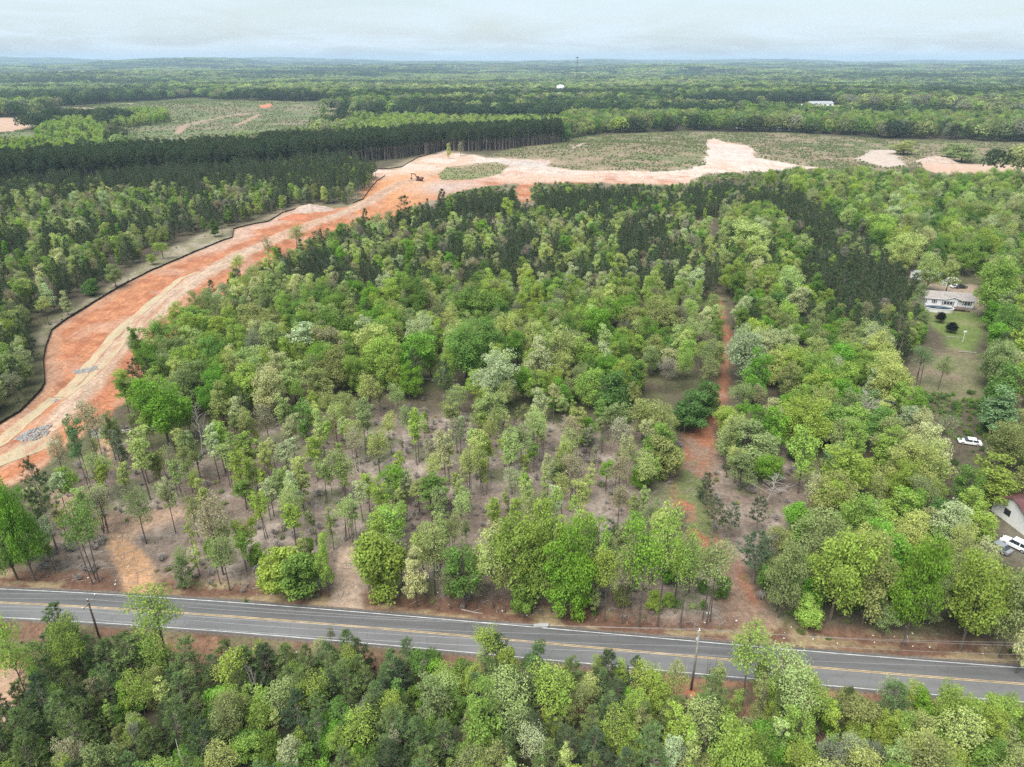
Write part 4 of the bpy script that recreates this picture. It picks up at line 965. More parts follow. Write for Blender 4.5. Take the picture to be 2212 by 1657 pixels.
# behind the silt fence
WEST = R_((-500, 470), (-300, 440), (0, 432), (300, 425), (560, 432), (790, 432), (735, 445), (670, 440), (600, 456), (570, 474), (500, 488), (420, 505), (340, 545), (240, 605), (140, 660), (80, 700), (60, 740), (85, 800), (60, 860), (-40, 920), (-500, 960))
fill(WEST, 4.8, [(0.42, 'pine', 'PPPP', (8.5, 12)), (0.05, 'spire', 'VL', (7, 10)), (0.13, 'airy', 'XRT', (7, 11)), (0.20, 'oval', 'YWO', (8, 12)), (0.13, 'oval', 'LGO', (8, 12)), (0.13, 'airy', 'OYX', (7, 11))], (8, 12), 23, 0.9, 0.7)
LOWW = R_((-300, 700), (0, 690), (70, 720), (80, 800), (60, 860), (0, 905), (-300, 1000))
fill(LOWW, 4.5, [(0.5, 'oval', 'GOL', (8, 11)), (0.5, 'airy', 'OXL', (8, 11))], (8, 11), 24, 0.7, 0.7)
# tall pine plantation
front = [(-400, 452), (-100, 432), (0, 418), (90, 414), (140, 402), (200, 405), (260, 398), (333, 388), (410, 391), (500, 378), (560, 380), (620, 364), (690, 362), (800, 350), (900, 338), (1000, 333), (1100, 330), (1215, 318)]
fr = GP(front); nrm = []
back = [(p[0] * (1 + 78 / np.hypot(*p)), p[1] * (1 + 78 / np.hypot(*p))) for p in fr]
PLANT = np.array(list(map(tuple, fr)) + back[::-1])
n0 = len(TREES)
fill(PLANT, 3.9, [(1, 'tallpine', 'P')], (16.5, 23.0), 25, 0.95)
for t in TREES[n0:]: t['group'] = 'plantation'
LOWP = R_((-300, 470), (0, 436), (300, 430), (560, 436), (780, 430), (795, 410), (820, 385), (770, 365), (690, 360), (500, 382), (333, 394), (200, 407), (0, 420), (-300, 450))
fill(LOWP, 4.6, [(0.7, 'midpine', 'P', (11, 15)), (0.3, 'oval', 'LYO', (7, 11))], (11, 15), 26, 0.75)
# hardwoods behind the plantation, beside the far cut, and the row behind the scrub
ROW = R_((1215, 314), (1240, 300), (1304, 288), (1475, 281), (1700, 285), (1900, 297), (2212, 306), (2600, 308), (2600, 270), (1215, 262))
fill(ROW, 8.0, [(0.12, 'midpine', 'P', (14, 18)), (0.50, 'round', 'OLGOQ', (15, 20)), (0.38, 'round', 'OYXG', (14, 19))], (13, 18), 27, 0.97)
BACKW = np.array(back[11:] + [tuple(p) for p in GP([(1230, 268), (760, 258), (735, 300)])])
fill(BACKW, 8.0, [(0.1, 'midpine', 'P', (12, 16)), (0.5, 'round', 'YLO', (10, 13)), (0.4, 'round', 'LYLO', (10, 13))], (10, 13), 28, 0.97)
LEFTV = R_((-300, 400), (0, 385), (180, 372), (280, 352), (255, 330), (245, 300), (230, 284), (205, 268), (120, 266), (92, 285), (80, 312), (-300, 322))
fill(LEFTV, 8.0, [(0.12, 'midpine', 'P', (12, 15)), (0.88, 'round', 'LYL', (9, 13))], (9, 13), 29, 0.95)
fill(CUTWOOD, 7.0, [(1, 'oval', 'LYO', (12, 15))], (12, 15), 30)
# single trees standing in the scrub
for px, py, w, h, c in ((2075, 350, 80, 15, 'O'), (2050, 340, 50, 12, 'O'), (1950, 335, 60, 12, 'O'), (1240, 300, 14, 14, 'O'), (970, 345, 12, 14, 'Y'), (995, 340, 12, 13, 'T'), (700, 255, 12, 16, 'G')):
    X, Y = G(px, py); TREES.append(dict(x=X, y=Y, h=h, w=w * Y / FPX, key=pick('oval'), col=c, hand=True, label=None))
# ------------------------------------------------------------------ which trees show largest: those become objects, the rest is woodland
for t in TREES: t['z'] = None
_tx = np.array([t['x'] for t in TREES]); _ty = np.array([t['y'] for t in TREES]); _tz = height(_tx, _ty)
for t, z in zip(TREES, _tz): t['z'] = float(z)
_cell = 7.0; _gw, _gh = int(2212 / _cell) + 1, int(1657 / _cell) + 1
_cov = np.zeros((_gh, _gw), bool)
for t in sorted(TREES, key=lambda q: math.hypot(q['x'], q['y'])):
    t['vis'] = 0.0
    if t['y'] < 20: continue
    P0 = PROTO[t['key']]; kind = t['key'].rstrip('0123456789')
    lowf = {'tallpine': 0.55, 'slender': 0.34, 'whip': 0.3, 'midpine': 0.3, 'airy': 0.3, 'round': 0.15, 'oval': 0.2}.get(kind, 0.05)
    x1, y1, d = proj(t['x'], t['y'], t['z'] + t['h']); x2, y2, d2 = proj(t['x'], t['y'], t['z'] + t['h'] * lowf)
    hw = 0.5 * t['w'] * FPX / d
    ya = (y1 + y2) / 2; rh = abs(y2 - y1) / 2 + 1
    i0, i1 = int(max(0, (ya - rh) / _cell)), int(min(_gh - 1, (ya + rh) / _cell)); j0, j1 = int(max(0, (x1 - hw) / _cell)), int(min(_gw - 1, (x1 + hw) / _cell))
    if i1 < 0 or j1 < 0 or i0 > i1 or j0 > j1: continue
    ii, jj = np.mgrid[i0:i1 + 1, j0:j1 + 1]
    e = (((ii + 0.5) * _cell - ya) / rh) ** 2 + (((jj + 0.5) * _cell - x1) / max(hw, 1)) ** 2 <= 1.0
    new = e & ~_cov[ii, jj]
    area = math.pi * rh * hw
    t['vis'] = area * (new.sum() / max(1, e.sum())) if e.sum() else area * 0.6
    if kind not in ('airy', 'bare') or True: _cov[ii[e], jj[e]] = True

def family(t):
    k = t['key'].rstrip('0123456789')
    return {'pine': 'pine', 'tallpine': 'pine', 'midpine': 'pine', 'bare': 'bare', 'shrub': 'shrub', 'cedar': 'cedar'}.get(k, 'broadleaf')
CAP = {'broadleaf': 315, 'pine': 300, 'bare': 20, 'shrub': 60, 'cedar': 4}
chosen = set()
for fam, cap in CAP.items():
    L = [t for t in TREES if family(t) == fam]
    L.sort(key=lambda q: -(q['vis'] * (1.6 if q['hand'] else 1.0) + (1e6 if q.get('label') else 0)))
    for t in L[:cap]:
        if t['vis'] > 60 or t.get('label'): chosen.add(id(t))

# landmarks that labels refer to
ANCH = [('the sandy driveway', 745, 1250), ('the clay driveway', 290, 1240), ('the silt fence bend', 97, 790), ('the notch in the silt fence', 503, 505), ('the grey rubble patch', 75, 945),
        ('the red track mouth', 1610, 1330), ('the wide red clearing', 1500, 1060), ('the narrow red track end', 1560, 680), ('the grey transformer pole', 1493, 1492), ('the dark crossarm pole', 226, 1413),
        ('the concrete slab', 1168, 1352), ('the pale house', 2040, 665), ('the excavator', 904, 392), ('the white pickup', 1011, 481), ('the brown mown field', 2030, 830),
        ('the maroon-roofed house', 2200, 1160), ('the white car under trees', 2093, 960), ('the pale dirt spur', 1133, 425), ('the grassy island', 1020, 372), ('the tan trailer', 1143, 537),
        ('the bare brown clearing', 800, 985), ('the white dead tree', 437, 992), ('the pale dirt pad', 1580, 340), ('the broad green belt', 900, 780), ('the leaning dead snag', 395, 1650),
        ('the small white sign', 1528, 1335), ('the second rubble patch', 185, 800), ('the dark scrap heap', 1000, 1600), ('the bottom corner thicket', 1800, 1620)]
ANCH += [('the tall lime roadside tree', 366, 1446), ('the dark green roadside tree', 1154, 1492), ('the bright lime roadside tree', 1597, 1525),
         ('the tall yellow-lime thicket tree', 1040, 1660), ('the big lime roadside pair', 2092, 1595), ('the clay bank pair', 120, 1540)]
ANCH = [a for a in ANCH if a[0] not in ('the dark scrap heap', 'the bottom corner thicket')]
AXY = np.array([G(a[1], a[2]) for a in ANCH])
ORD = ['first', 'second', 'third', 'fourth', 'fifth', 'sixth', 'seventh', 'eighth', 'ninth', 'tenth', 'eleventh', 'twelfth', 'thirteenth', 'fourteenth', 'fifteenth', 'sixteenth',
       'seventeenth', 'eighteenth', 'nineteenth', 'twentieth', 'twenty-first', 'twenty-second', 'twenty-third', 'twenty-fourth', 'twenty-fifth', 'twenty-sixth', 'twenty-seventh', 'twenty-eighth', 'twenty-ninth', 'thirtieth'] + ['thirty-' + q for q in 'first second third fourth fifth sixth seventh eighth ninth'.split()] + ['fortieth'] + ['forty-' + q for q in 'first second third fourth fifth sixth seventh eighth ninth'.split()]
SING = [t for t in TREES if id(t) in chosen]
classes = {}
for t in SING:
    kind = t['key'].rstrip('0123456789'); fam = family(t)
    noun = {'broadleaf': 'tree', 'pine': 'pine', 'bare': 'tree', 'shrub': 'shrub', 'cedar': 'shrub'}[fam]
    dist = np.hypot(AXY[:, 0] - t['x'], AXY[:, 1] - t['y']); a = int(dist.argmin()); t['anch'] = ANCH[a][0]; t['ad'] = float(dist[a])
    cname = 'grey' if fam == 'bare' else CNAME[t['col']]
    size = 'big' if t['w'] > 9.5 else ('small' if t['h'] < 7 else '')
    if kind == 'pine' and 7 <= t['h'] < 8.3: size = 'middling'
    t['desc'] = ' '.join(q for q in (size, cname, SNAME[kind], noun) if q)
    classes.setdefault((t['desc'], t['anch']), []).append(t)
for (desc, anch), L in classes.items():
    L.sort(key=lambda q: q['ad'])
    for i, t in enumerate(L):
        if t.get('label'): continue
        if t.get('group') == 'plantation':
            t['label'] = 'tall dark plantation pine with bare trunk beyond the orange earthworks'; continue
        if len(L) == 1: t['label'] = '%s a little way from %s' % (desc, anch) if t['ad'] > 12 else '%s close by %s' % (desc, anch)
        else: t['label'] = '%s %s counting out from %s' % (ORD[min(i, len(ORD) - 1)], desc, anch)

def tint_of(c, rg):
    p = np.array(PAL[c]); j = rg.uniform(0.84, 1.18); h = rg.uniform(-0.09, 0.09)
    return [float(np.clip(v, 0.01, 0.6)) for v in (p[0] * j * (1 + h), p[1] * j, p[2] * j * (1 - h))] + [1.0]

rgt = np.random.default_rng(99)
FNAME = {'broadleaf': ('broadleaf_tree', 'tree'), 'pine': ('pine_tree', 'pine tree'), 'bare': ('leafless_tree', 'leafless tree'), 'shrub': ('shrub', 'shrub'), 'cedar': ('clipped_shrub', 'shrub')}
for t in SING:
    P0 = PROTO[t['key']]; fam = family(t); nm, cat = FNAME[fam]
    grp = 'pines of the tall plantation' if t.get('group') == 'plantation' else {'broadleaf': 'trees around ', 'pine': 'pines around ', 'bare': 'leafless trees around ', 'shrub': 'shrubs around ', 'cedar': 'clipped shrubs around '}[fam] + t['anch']
    e = thing(nm, t['label'], cat, (t['x'], t['y'], t['z'] - 0.12), rgt.uniform(0, 6.28), grp)
    e.scale = (t['w'] / P0['W'], t['w'] / P0['W'], t['h'] / P0['H'])
    link('trunk', P0['trunk'], e)
    if P0['crown']:
        c = link('crown', P0['crown'], e); c['tint'] = tint_of(t['col'], rgt)

# ------------------------------------------------------------------ uncountable growth: one object each, instanced
def scatter(name, forms, P, pid, rotz, scl, tint):
    """forms: list of meshes; one vertex per plant carries its form, turn, size and leaf colour"""
    P = np.asarray(P, np.float32); n = len(P)
    me = bpy.data.meshes.new(name); me.vertices.add(n); me.vertices.foreach_set('co', P.ravel())
    a = me.attributes.new('pid', 'INT', 'POINT'); a.data.foreach_set('value', np.asarray(pid, np.int32))
    rot = np.zeros((n, 3), np.float32); rot[:, 2] = rotz
    a = me.attributes.new('rot', 'FLOAT_VECTOR', 'POINT'); a.data.foreach_set('vector', rot.ravel())
    a = me.attributes.new('scl', 'FLOAT_VECTOR', 'POINT'); a.data.foreach_set('vector', np.asarray(scl, np.float32).ravel())
    a = me.attributes.new('tint', 'FLOAT_COLOR', 'POINT'); a.data.foreach_set('color', np.asarray(tint, np.float32).ravel())
    c = bpy.data.collections.new(name + '_forms')
    for i, m in enumerate(forms): c.objects.link(bpy.data.objects.new('%s_form_%03d' % (name, i), m))
    o = link(name, me, kind='stuff')
    ng = bpy.data.node_groups.new(name, 'GeometryNodeTree')
    ng.interface.new_socket('Geometry', in_out='INPUT', socket_type='NodeSocketGeometry'); ng.interface.new_socket('Geometry', in_out='OUTPUT', socket_type='NodeSocketGeometry')
    N = ng.nodes; gi = N.new('NodeGroupInput'); go = N.new('NodeGroupOutput'); ci = N.new('GeometryNodeCollectionInfo'); ip = N.new('GeometryNodeInstanceOnPoints')
    ci.inputs['Collection'].default_value = c; ci.inputs['Separate Children'].default_value = True; ci.inputs['Reset Children'].default_value = True
    def attr(nm, ty):
        q = N.new('GeometryNodeInputNamedAttribute'); q.data_type = ty; q.inputs['Name'].default_value = nm; return q.outputs['Attribute']
    ip.inputs['Pick Instance'].default_value = True
    l = ng.links
    l.new(gi.outputs[0], ip.inputs['Points']); l.new(ci.outputs[0], ip.inputs['Instance'])
    l.new(attr('pid', 'INT'), ip.inputs['Instance Index']); l.new(attr('scl', 'FLOAT_VECTOR'), ip.inputs['Scale'])
    er = N.new('FunctionNodeEulerToRotation'); l.new(attr('rot', 'FLOAT_VECTOR'), er.inputs[0]); l.new(er.outputs[0], ip.inputs['Rotation'])
    l.new(ip.outputs[0], go.inputs[0])
    md = o.modifiers.new('instances', 'NODES'); md.node_group = ng
    return o

def scatter_trees(name, L, label, cat):
    keys = sorted({t['key'] for t in L}); ki = {k: i for i, k in enumerate(keys)}
    rg = np.random.default_rng(len(L))
    P = [(t['x'], t['y'], t['z'] - 0.12) for t in L]
    scl = [(t['w'] / PROTO[t['key']]['W'], t['w'] / PROTO[t['key']]['W'], t['h'] / PROTO[t['key']]['H']) for t in L]
    o = scatter(name, [PROTO[k]['joined'] for k in keys], P, [ki[t['key']] for t in L], rg.uniform(0, 6.28, len(L)), scl, [tint_of(t['col'], rg) for t in L])
    return tag(o, label, cat)
REST = [t for t in TREES if id(t) not in chosen]
scatter_trees('broadleaf_forest', [t for t in REST if family(t) in ('broadleaf', 'bare')], 'mass of spring-green hardwoods filling the woods between larger trees', 'forest')
scatter_trees('pine_forest', [t for t in REST if family(t) == 'pine'], 'mass of dark pines behind the front trees of each stand', 'forest')
_s = [t for t in REST if family(t) in ('shrub', 'cedar')]
if _s: scatter_trees('verge_shrubbery', _s, 'low leafy growth along the road verges', 'shrubbery')

_rb = np.random.default_rng(77)
_bx = np.stack([_rb.uniform(CLEAR[:, 0].min(), CLEAR[:, 0].max(), 2600), _rb.uniform(CLEAR[:, 1].min(), CLEAR[:, 1].max(), 2600)], -1)
_bx = _bx[:900]; _bx = _bx[inside(CLEAR, _bx[:, 0], _bx[:, 1])]; _bx = _bx[(np.abs(road_off(_bx[:, 0], _bx[:, 1])) > 5.5) & (sdf(TRACK, _bx[:, 0], _bx[:, 1]) < 0) & (sdf(DRIVE1, _bx[:, 0], _bx[:, 1]) < 0) & (sdf(DRIVE2, _bx[:, 0], _bx[:, 1]) < 0)]
_bx = np.array(_bx); _bs = _rb.uniform(0.3, 1.15, len(_bx))
tag(scatter('dead_brush', [PROTO['brush0']['joined']], np.stack([_bx[:, 0], _bx[:, 1], height(_bx[:, 0], _bx[:, 1]) - 0.05], -1), np.zeros(len(_bx), int), _rb.uniform(0, 6.28, len(_bx)), np.stack([_bs, _bs, _bs * 0.8], -1), np.ones((len(_bx), 4))),
    'grey leafless brush and slash dotting the thinned wood', 'brush')
LANES = [([(205, 222), (240, 222), (275, 226), (303, 231)], 5), ([(383, 288), (398, 272), (470, 258), (520, 250), (560, 252), (508, 273)], 4), ([(568, 236), (574, 240), (582, 235)], 6), ([(120, 236), (160, 234), (195, 240)], 8),
         ([(1237, 335), (1260, 325), (1290, 316), (1310, 310)], 1.6), ([(1410, 306), (1450, 308), (1475, 314)], 3)]
# scrub on the clear-cuts, undergrowth in the woods
def scatter_bushes(name, areas, label, cat, seed):
    rg = np.random.default_rng(seed); P = []; scl = []; tint = []
    for poly, sp, fac, (h0, h1), cols, excl in areas:
        x0, y0 = poly.min(0); x1, y1 = poly.max(0)
        xs, ys = np.meshgrid(np.arange(x0, x1, sp), np.arange(y0, y1, sp)); xs = xs.ravel() + rg.uniform(-0.5, 0.5, xs.size) * sp; ys = ys.ravel() + rg.uniform(-0.5, 0.5, ys.size) * sp
        dens = fbm(xs / 22, ys / 22, seed, 3) * 0.6 + fbm(xs / 7, ys / 7, seed + 3, 2) * 0.4
        k = inside(poly, xs, ys) & (rg.random(xs.size) < fac * np.clip((dens - 0.5) * 6 + 0.8, 0.06, 1)) & (np.abs(np.arctan2(xs, ys)) < 0.85)
        xs, ys = xs[k], ys[k]
        b = np.zeros(len(xs), bool)
        for q in (CORR, PAD2, PAD3, DRIVE1, DRIVE2, TRACK, LAWN, CARLOT, POND, FGCLAY):
            if excl: b |= sdf(q, xs, ys) > 0
        b |= np.abs(road_off(xs, ys)) < 5.0
        for lane, lw in LANES: b |= seg_dist(GP(lane), xs, ys) < lw * 1.1
        if poly is ISLAND: b[:] = False
        xs, ys = xs[~b], ys[~b]
        zs = height(xs, ys)
        for i in range(len(xs)):
            h = h0 + (h1 - h0) * rg.random() ** 1.7; w = h * rg.uniform(0.9, 1.7)
            P.append((xs[i], ys[i], zs[i] - 0.05)); scl.append((w / 2.4, w / 2.4, h / 2.2)); tint.append(tint_of(cols[rg.integers(len(cols))], rg))
    forms = [PROTO['shrub%d' % i]['joined'] for i in range(3)]
    o = scatter(name, forms, P, rg.integers(0, 3, len(P)), rg.uniform(0, 6.28, len(P)), scl, tint)
    return tag(o, label, cat)
scatter_bushes('clearcut_scrub', [(SCRUB, 1.9, 0.85, (0.3, 1.5), 'GOOXXTG', True), (ISLAND, 1.5, 0.8, (0.3, 1.0), 'GLOYX', False), (CUT, 4.0, 0.95, (0.7, 1.9), 'GOXO', True), (POND_FRONT, 4.0, 0.9, (0.8, 2.5), 'GLOX', True), (GP([(960, 425), (1010, 412), (1110, 400), (1300, 399), (1480, 401), (1541, 378), (1708, 370), (1800, 372), (1990, 376), (2040, 380), (2300, 374), (2300, 410), (1800, 405), (1620, 428), (1480, 434), (1160, 434), (1110, 436), (970, 458)]), 2.2, 0.9, (0.5, 3.0), 'GOXLQ', True)],
               'low green scrub regrowing on the clear-cut ground', 'scrub', 5)
scatter_bushes('woodland_undergrowth', [(CLEAR, 2.8, 0.18, (0.3, 1.3), 'XOYTO', True), (EAST, 2.6, 0.6, (0.5, 1.8), 'GDQX', True), (BELT, 3.4, 0.5, (0.5, 1.8), 'QXDR', True), (FG, 2.4, 0.8, (0.6, 2.2), 'QGOXR', True),
                (TRK, 3.2, 0.5, (0.6, 1.8), 'QGD', True), (STRIP, 3.2, 0.25, (0.3, 1.0), 'XOQ', True), (SAP, 2.2, 0.4, (0.2, 0.7), 'XTOR', True), (VERGE, 1.8, 0.45, (0.2, 0.8), 'TXOR', True),
                (np.array([G(1970, 850), G(2110, 850), G(2160, 960), G(2060, 960)]), 2.0, 0.9, (0.8, 2.0), 'DGG', True)], 'low seedlings and brush on the floor of the woods', 'undergrowth', 6)

# ------------------------------------------------------------------ country beyond: groves, then wooded hills
def grove(seed, n, size, q, ls, hr, tall=1.0):
    rg = np.random.default_rng(seed); LV = []; VV = []
    for i in range(n):
        c = rg.uniform(-0.5, 0.5, 2) * size; h = rg.uniform(*hr); r = h * rg.uniform(0.30, 0.46) * tall
        u = unit(rg.normal(size=(q, 3))); u[:, 2] = np.where(u[:, 2] < -0.35, -u[:, 2], u[:, 2])
        lump = 1 + 0.22 * np.sin(u[:, 0] * 5 + i) * np.cos(u[:, 1] * 5 + u[:, 2] * 4)
        P = np.stack([c[0] + u[:, 0] * r * lump, c[1] + u[:, 1] * r * lump, h * 0.56 + u[:, 2] * h * 0.44 * lump], -1)
        N = unit(u + rg.normal(size=(q, 3)) * 0.45 + UP * 0.35)
        LV.append(leaf_quads(P, N, ls, rg, 0.75)); VV.append(np.repeat(rg.uniform(0.68, 1.32) * rg.uniform(0.78, 1.25, q), 4))
    LV = np.concatenate(LV); return mesh_from('grove', LV, np.arange(len(LV)).reshape(-1, 4), mats=[M['leaf']], attrs={'lv': np.concatenate(VV)})

def far_tint(x, y, rg):
    a = fbm(x / 420, y / 240, 611, 3); b = fbm(x / 130, y / 90, 631, 2)
    r = np.hypot(x, y); az = np.arctan2(x, y)
    v = a * 0.62 + b * 0.38 + rg.normal(size=x.shape) * 0.085
    # darker pine country to the far west and in the middle of the east
    v = v + 0.10 * np.exp(-((az + 0.52) / 0.22) ** 2 - ((r - 1900) / 600) ** 2) + 0.06 * np.exp(-((az - 0.38) / 0.22) ** 2 - ((r - 1350) / 330) ** 2)
    out = []
    for q in v:
        c = 'P' if q > 0.55 else ('Q' if q > 0.525 else ('G' if q > 0.50 else ('O' if q > 0.45 else ('X' if rg.random() < 0.35 else ('L' if q > 0.40 else 'Y')))))
        t = tint_of(c, rg)
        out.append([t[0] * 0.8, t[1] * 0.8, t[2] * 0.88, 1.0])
    return out

def country(name, r0, r1, sp, forms, label, seed, nearclip, sz=(0.9, 1.2)):
    rg = np.random.default_rng(seed); P = []
    xs, ys = np.meshgrid(np.arange(-r1, r1, sp), np.arange(0, r1, sp))
    xs = xs.ravel() + rg.uniform(-0.5, 0.5, xs.size) * sp; ys = ys.ravel() + rg.uniform(-0.5, 0.5, ys.size) * sp
    r = np.hypot(xs, ys); az = np.abs(np.arctan2(xs, ys))
    k = (r > r0) & (r < r1) & (az < 0.80); xs, ys = xs[k], ys[k]
    if nearclip:
        b = np.zeros(len(xs), bool)
        for q, mg in ((SCRUB, 8), (ROW, 0), (BACKW, 0), (PLANT, 4), (LEFTV, 0), (CUT, 4), (POND, 3), (POND_FRONT, 3), (CORR, 6), (PAD3, 8), (PINES, 0), (UPR, 0), (WEST, 0), (LOWP, 0), (FARLOT, 2), (GP([(880, 350), (1000, 320), (1240, 298), (1240, 352), (1000, 352)]), 2)):
            b |= sdf(q, xs, ys) + (((fbm(xs / 55, ys / 55, 741, 3) - 0.5) * 130) if q is CUT else 0) > -mg
        b |= (opening(xs, ys) > 0.645) & (np.hypot(xs, ys) > 1200)
        for pts, w in FARLANES: b |= seg_dist(GP(pts), xs, ys) < w
        xs, ys = xs[~b], ys[~b]
    s = rg.uniform(sz[0], sz[1], len(xs))
    o = scatter(name, forms, np.stack([xs, ys, height(xs, ys) - 0.3], -1), rg.integers(0, len(forms), len(xs)), rg.uniform(0, 6.28, len(xs)), np.stack([s, s, s * rg.uniform(0.85, 1.15, len(xs))], -1), far_tint(xs, ys, rg))
    return tag(o, label, 'forest')
FARLOT = GP([(1690, 232), (1710, 240), (1800, 236), (1800, 228), (1700, 228)])
FARLANES = [([(1690, 236), (1800, 232)], 14), ([(1600, 270), (1720, 274)], 10), ([(1600, 213), (1625, 211)], 12)]
g1 = [grove(200 + i, 2, 9, 210, 0.95, (13, 18), 1.15) for i in range(8)]
g2 = [grove(220 + i, 6, 24, 70, 1.7, (13, 19), 1.2) for i in range(6)]
g3 = [grove(240 + i, 46, 120, 36, 3.4, (13, 19), 1.5) for i in range(6)]
country('middle_distance_forest', 640, 2000, 11.5, g1, 'mixed woodland rolling away behind the clear-cut and plantation', 31, True)
country('distant_forest', 1985, 4600, 21, g2, 'hazy woodland between the middle distance and the skyline hills', 32, False)
country('skyline_forest', 4500, 15500, 104, g3, 'blue hazy wooded hills along the skyline', 33, False)
# ------------------------------------------------------------------ silt fence along the earthworks
def resample(pts, step):
    pts = np.array(pts, float); d = np.r_[0, np.cumsum(np.hypot(*np.diff(pts, axis=0).T))]
    s = np.arange(0, d[-1], step); return np.stack([np.interp(s, d, pts[:, 0]), np.interp(s, d, pts[:, 1])], -1)

def silt_fence(pts, label, posts_every=2.4, top=0.78):
    pts = resample(GP(pts), 1.2); zs = height(pts[:, 0], pts[:, 1]); rg = np.random.default_rng(len(pts))
    e = thing('silt_fence', label, 'silt fence', (pts[0, 0], pts[0, 1], float(zs[0])))
    o = np.array([pts[0, 0], pts[0, 1], float(zs[0])]); V = []; F = []
    for i, p in enumerate(pts):
        t = pts[min(i + 1, len(pts) - 1)] - pts[max(i - 1, 0)]; n = np.array([-t[1], t[0]]) / (np.hypot(*t) + 1e-9) * 0.03
        sag = top - 0.22 * rg.random()
        for s in (-1, 1):
            V.append((p[0] + n[0] * s, p[1] + n[1] * s, zs[i] - 0.1)); V.append((p[0] + n[0] * s, p[1] + n[1] * s, zs[i] + sag))
    for i in range(len(pts) - 1):
        a, b = i * 4, i * 4 + 4
        F += [(a, b, b + 1, a + 1), (a + 3, b + 3, b + 2, a + 2), (a + 1, b + 1, b + 3, a + 3)]
    V = np.array(V) - o
    link('fabric', mesh_from('fabric', V, F, mats=[M['silt_fabric']]), e)
    pm = MB().box((0, 0, 0.45), (0.06, 0.06, 1.3)).mesh('post', M['stake'])
    for p in resample(pts, posts_every):
        q = link('post', pm, e); q.location = (p[0] - o[0], p[1] - o[1], hz(*p) - o[2])
silt_fence(FENCE, 'long black silt fence curving along the orange earthworks')
silt_fence([(960, 327), (930, 335), (904, 340), (880, 353), (868, 361), (842, 365), (800, 366)], 'short black silt fence under the tall plantation by pale soil', 4.0)
silt_fence([(832, 381), (815, 394), (800, 409), (785, 431), (760, 440)], 'black silt fence below the excavator beside pine trunks', 3.0)

# straw erosion blankets pinned into the ditches
def straw_material():
    m, n, l = new_mat('straw'); out = n.new("ShaderNodeOutputMaterial"); b = n.new("ShaderNodeBsdfPrincipled"); geo = n.new("ShaderNodeNewGeometry")
    a = n.new("ShaderNodeTexNoise"); a.inputs['Scale'].default_value = 0.35; a.inputs['Detail'].default_value = 8; a.inputs['Roughness'].default_value = 0.7
    c = n.new("ShaderNodeTexNoise"); c.inputs['Scale'].default_value = 2.5; c.inputs['Detail'].default_value = 6
    mp = n.new("ShaderNodeMapping"); mp.inputs['Scale'].default_value = (1.0, 0.3, 1.0); l.new(geo.outputs['Position'], mp.inputs['Vector'])
    l.new(mp.outputs[0], a.inputs['Vector']); l.new(geo.outputs['Position'], c.inputs['Vector'])
    mr = n.new("ShaderNodeMapRange"); mr.inputs['From Min'].default_value = 0.50; mr.inputs['From Max'].default_value = 0.62; l.new(a.outputs['Fac'], mr.inputs['Value'])
    mx = n.new("ShaderNodeMix"); mx.data_type = 'RGBA'; mx.inputs['A'].default_value = (0.37, 0.30, 0.19, 1); mx.inputs['B'].default_value = (0.36, 0.20, 0.125, 1); l.new(mr.outputs[0], mx.inputs['Factor'])
    v = n.new("ShaderNodeMapRange"); v.inputs['From Min'].default_value = 0.3; v.inputs['From Max'].default_value = 0.7; v.inputs['To Min'].default_value = 0.75; v.inputs['To Max'].default_value = 1.2; l.new(c.outputs['Fac'], v.inputs['Value'])
    s = n.new("ShaderNodeVectorMath"); s.operation = 'SCALE'; l.new(mx.outputs['Result'], s.inputs[0]); l.new(v.outputs[0], s.inputs['Scale']); l.new(s.outputs[0], b.inputs['Base Color'])
    b.inputs['Roughness'].default_value = 1.0; l.new(b.outputs[0], out.inputs['Surface']); return m
M['straw'] = straw_material()
STRAW_LABEL = ['pale straw erosion blanket beside the lower silt fence', 'longest pale straw erosion blanket up the middle of the earthworks', 'narrow straw erosion blanket beside the smooth haul road', 'broad straw erosion blanket below the grey rubble patch']
for (pts, w), lab in zip(STRAW_LINES, STRAW_LABEL):
    p = resample(GP(pts), 0.7); V = []; F = []; rg = np.random.default_rng(len(p)); K = 7
    for i in range(len(p)):
        t = p[min(i + 1, len(p) - 1)] - p[max(i - 1, 0)]; n = np.array([-t[1], t[0]]) / np.hypot(*t)
        e0, e1 = -w + 0.35 * (vnoise(np.array([i / 4.0]), np.array([w]), 3)[0] - 0.5), w + 0.35 * (vnoise(np.array([i / 4.0]), np.array([w]), 4)[0] - 0.5)
        for j in range(K):
            q = p[i] + n * (e0 + (e1 - e0) * j / (K - 1)); V.append((q[0], q[1], 0))
    V = np.array(V); V[:, 2] = height(V[:, 0], V[:, 1]) + 0.05 + 0.03 * vnoise(V[:, 0] * 2, V[:, 1] * 2, 8); n0 = len(V)
    Vb = V.copy(); Vb[:, 2] -= 0.04
    F = [(i * K + j, i * K + j + 1, (i + 1) * K + j + 1, (i + 1) * K + j) for i in range(len(p) - 1) for j in range(K - 1)]
    tag(link('straw_blanket', mesh_from('straw_blanket', V, F, mats=[M['straw']])), lab, 'erosion blanket', 'straw blankets in the earthworks')

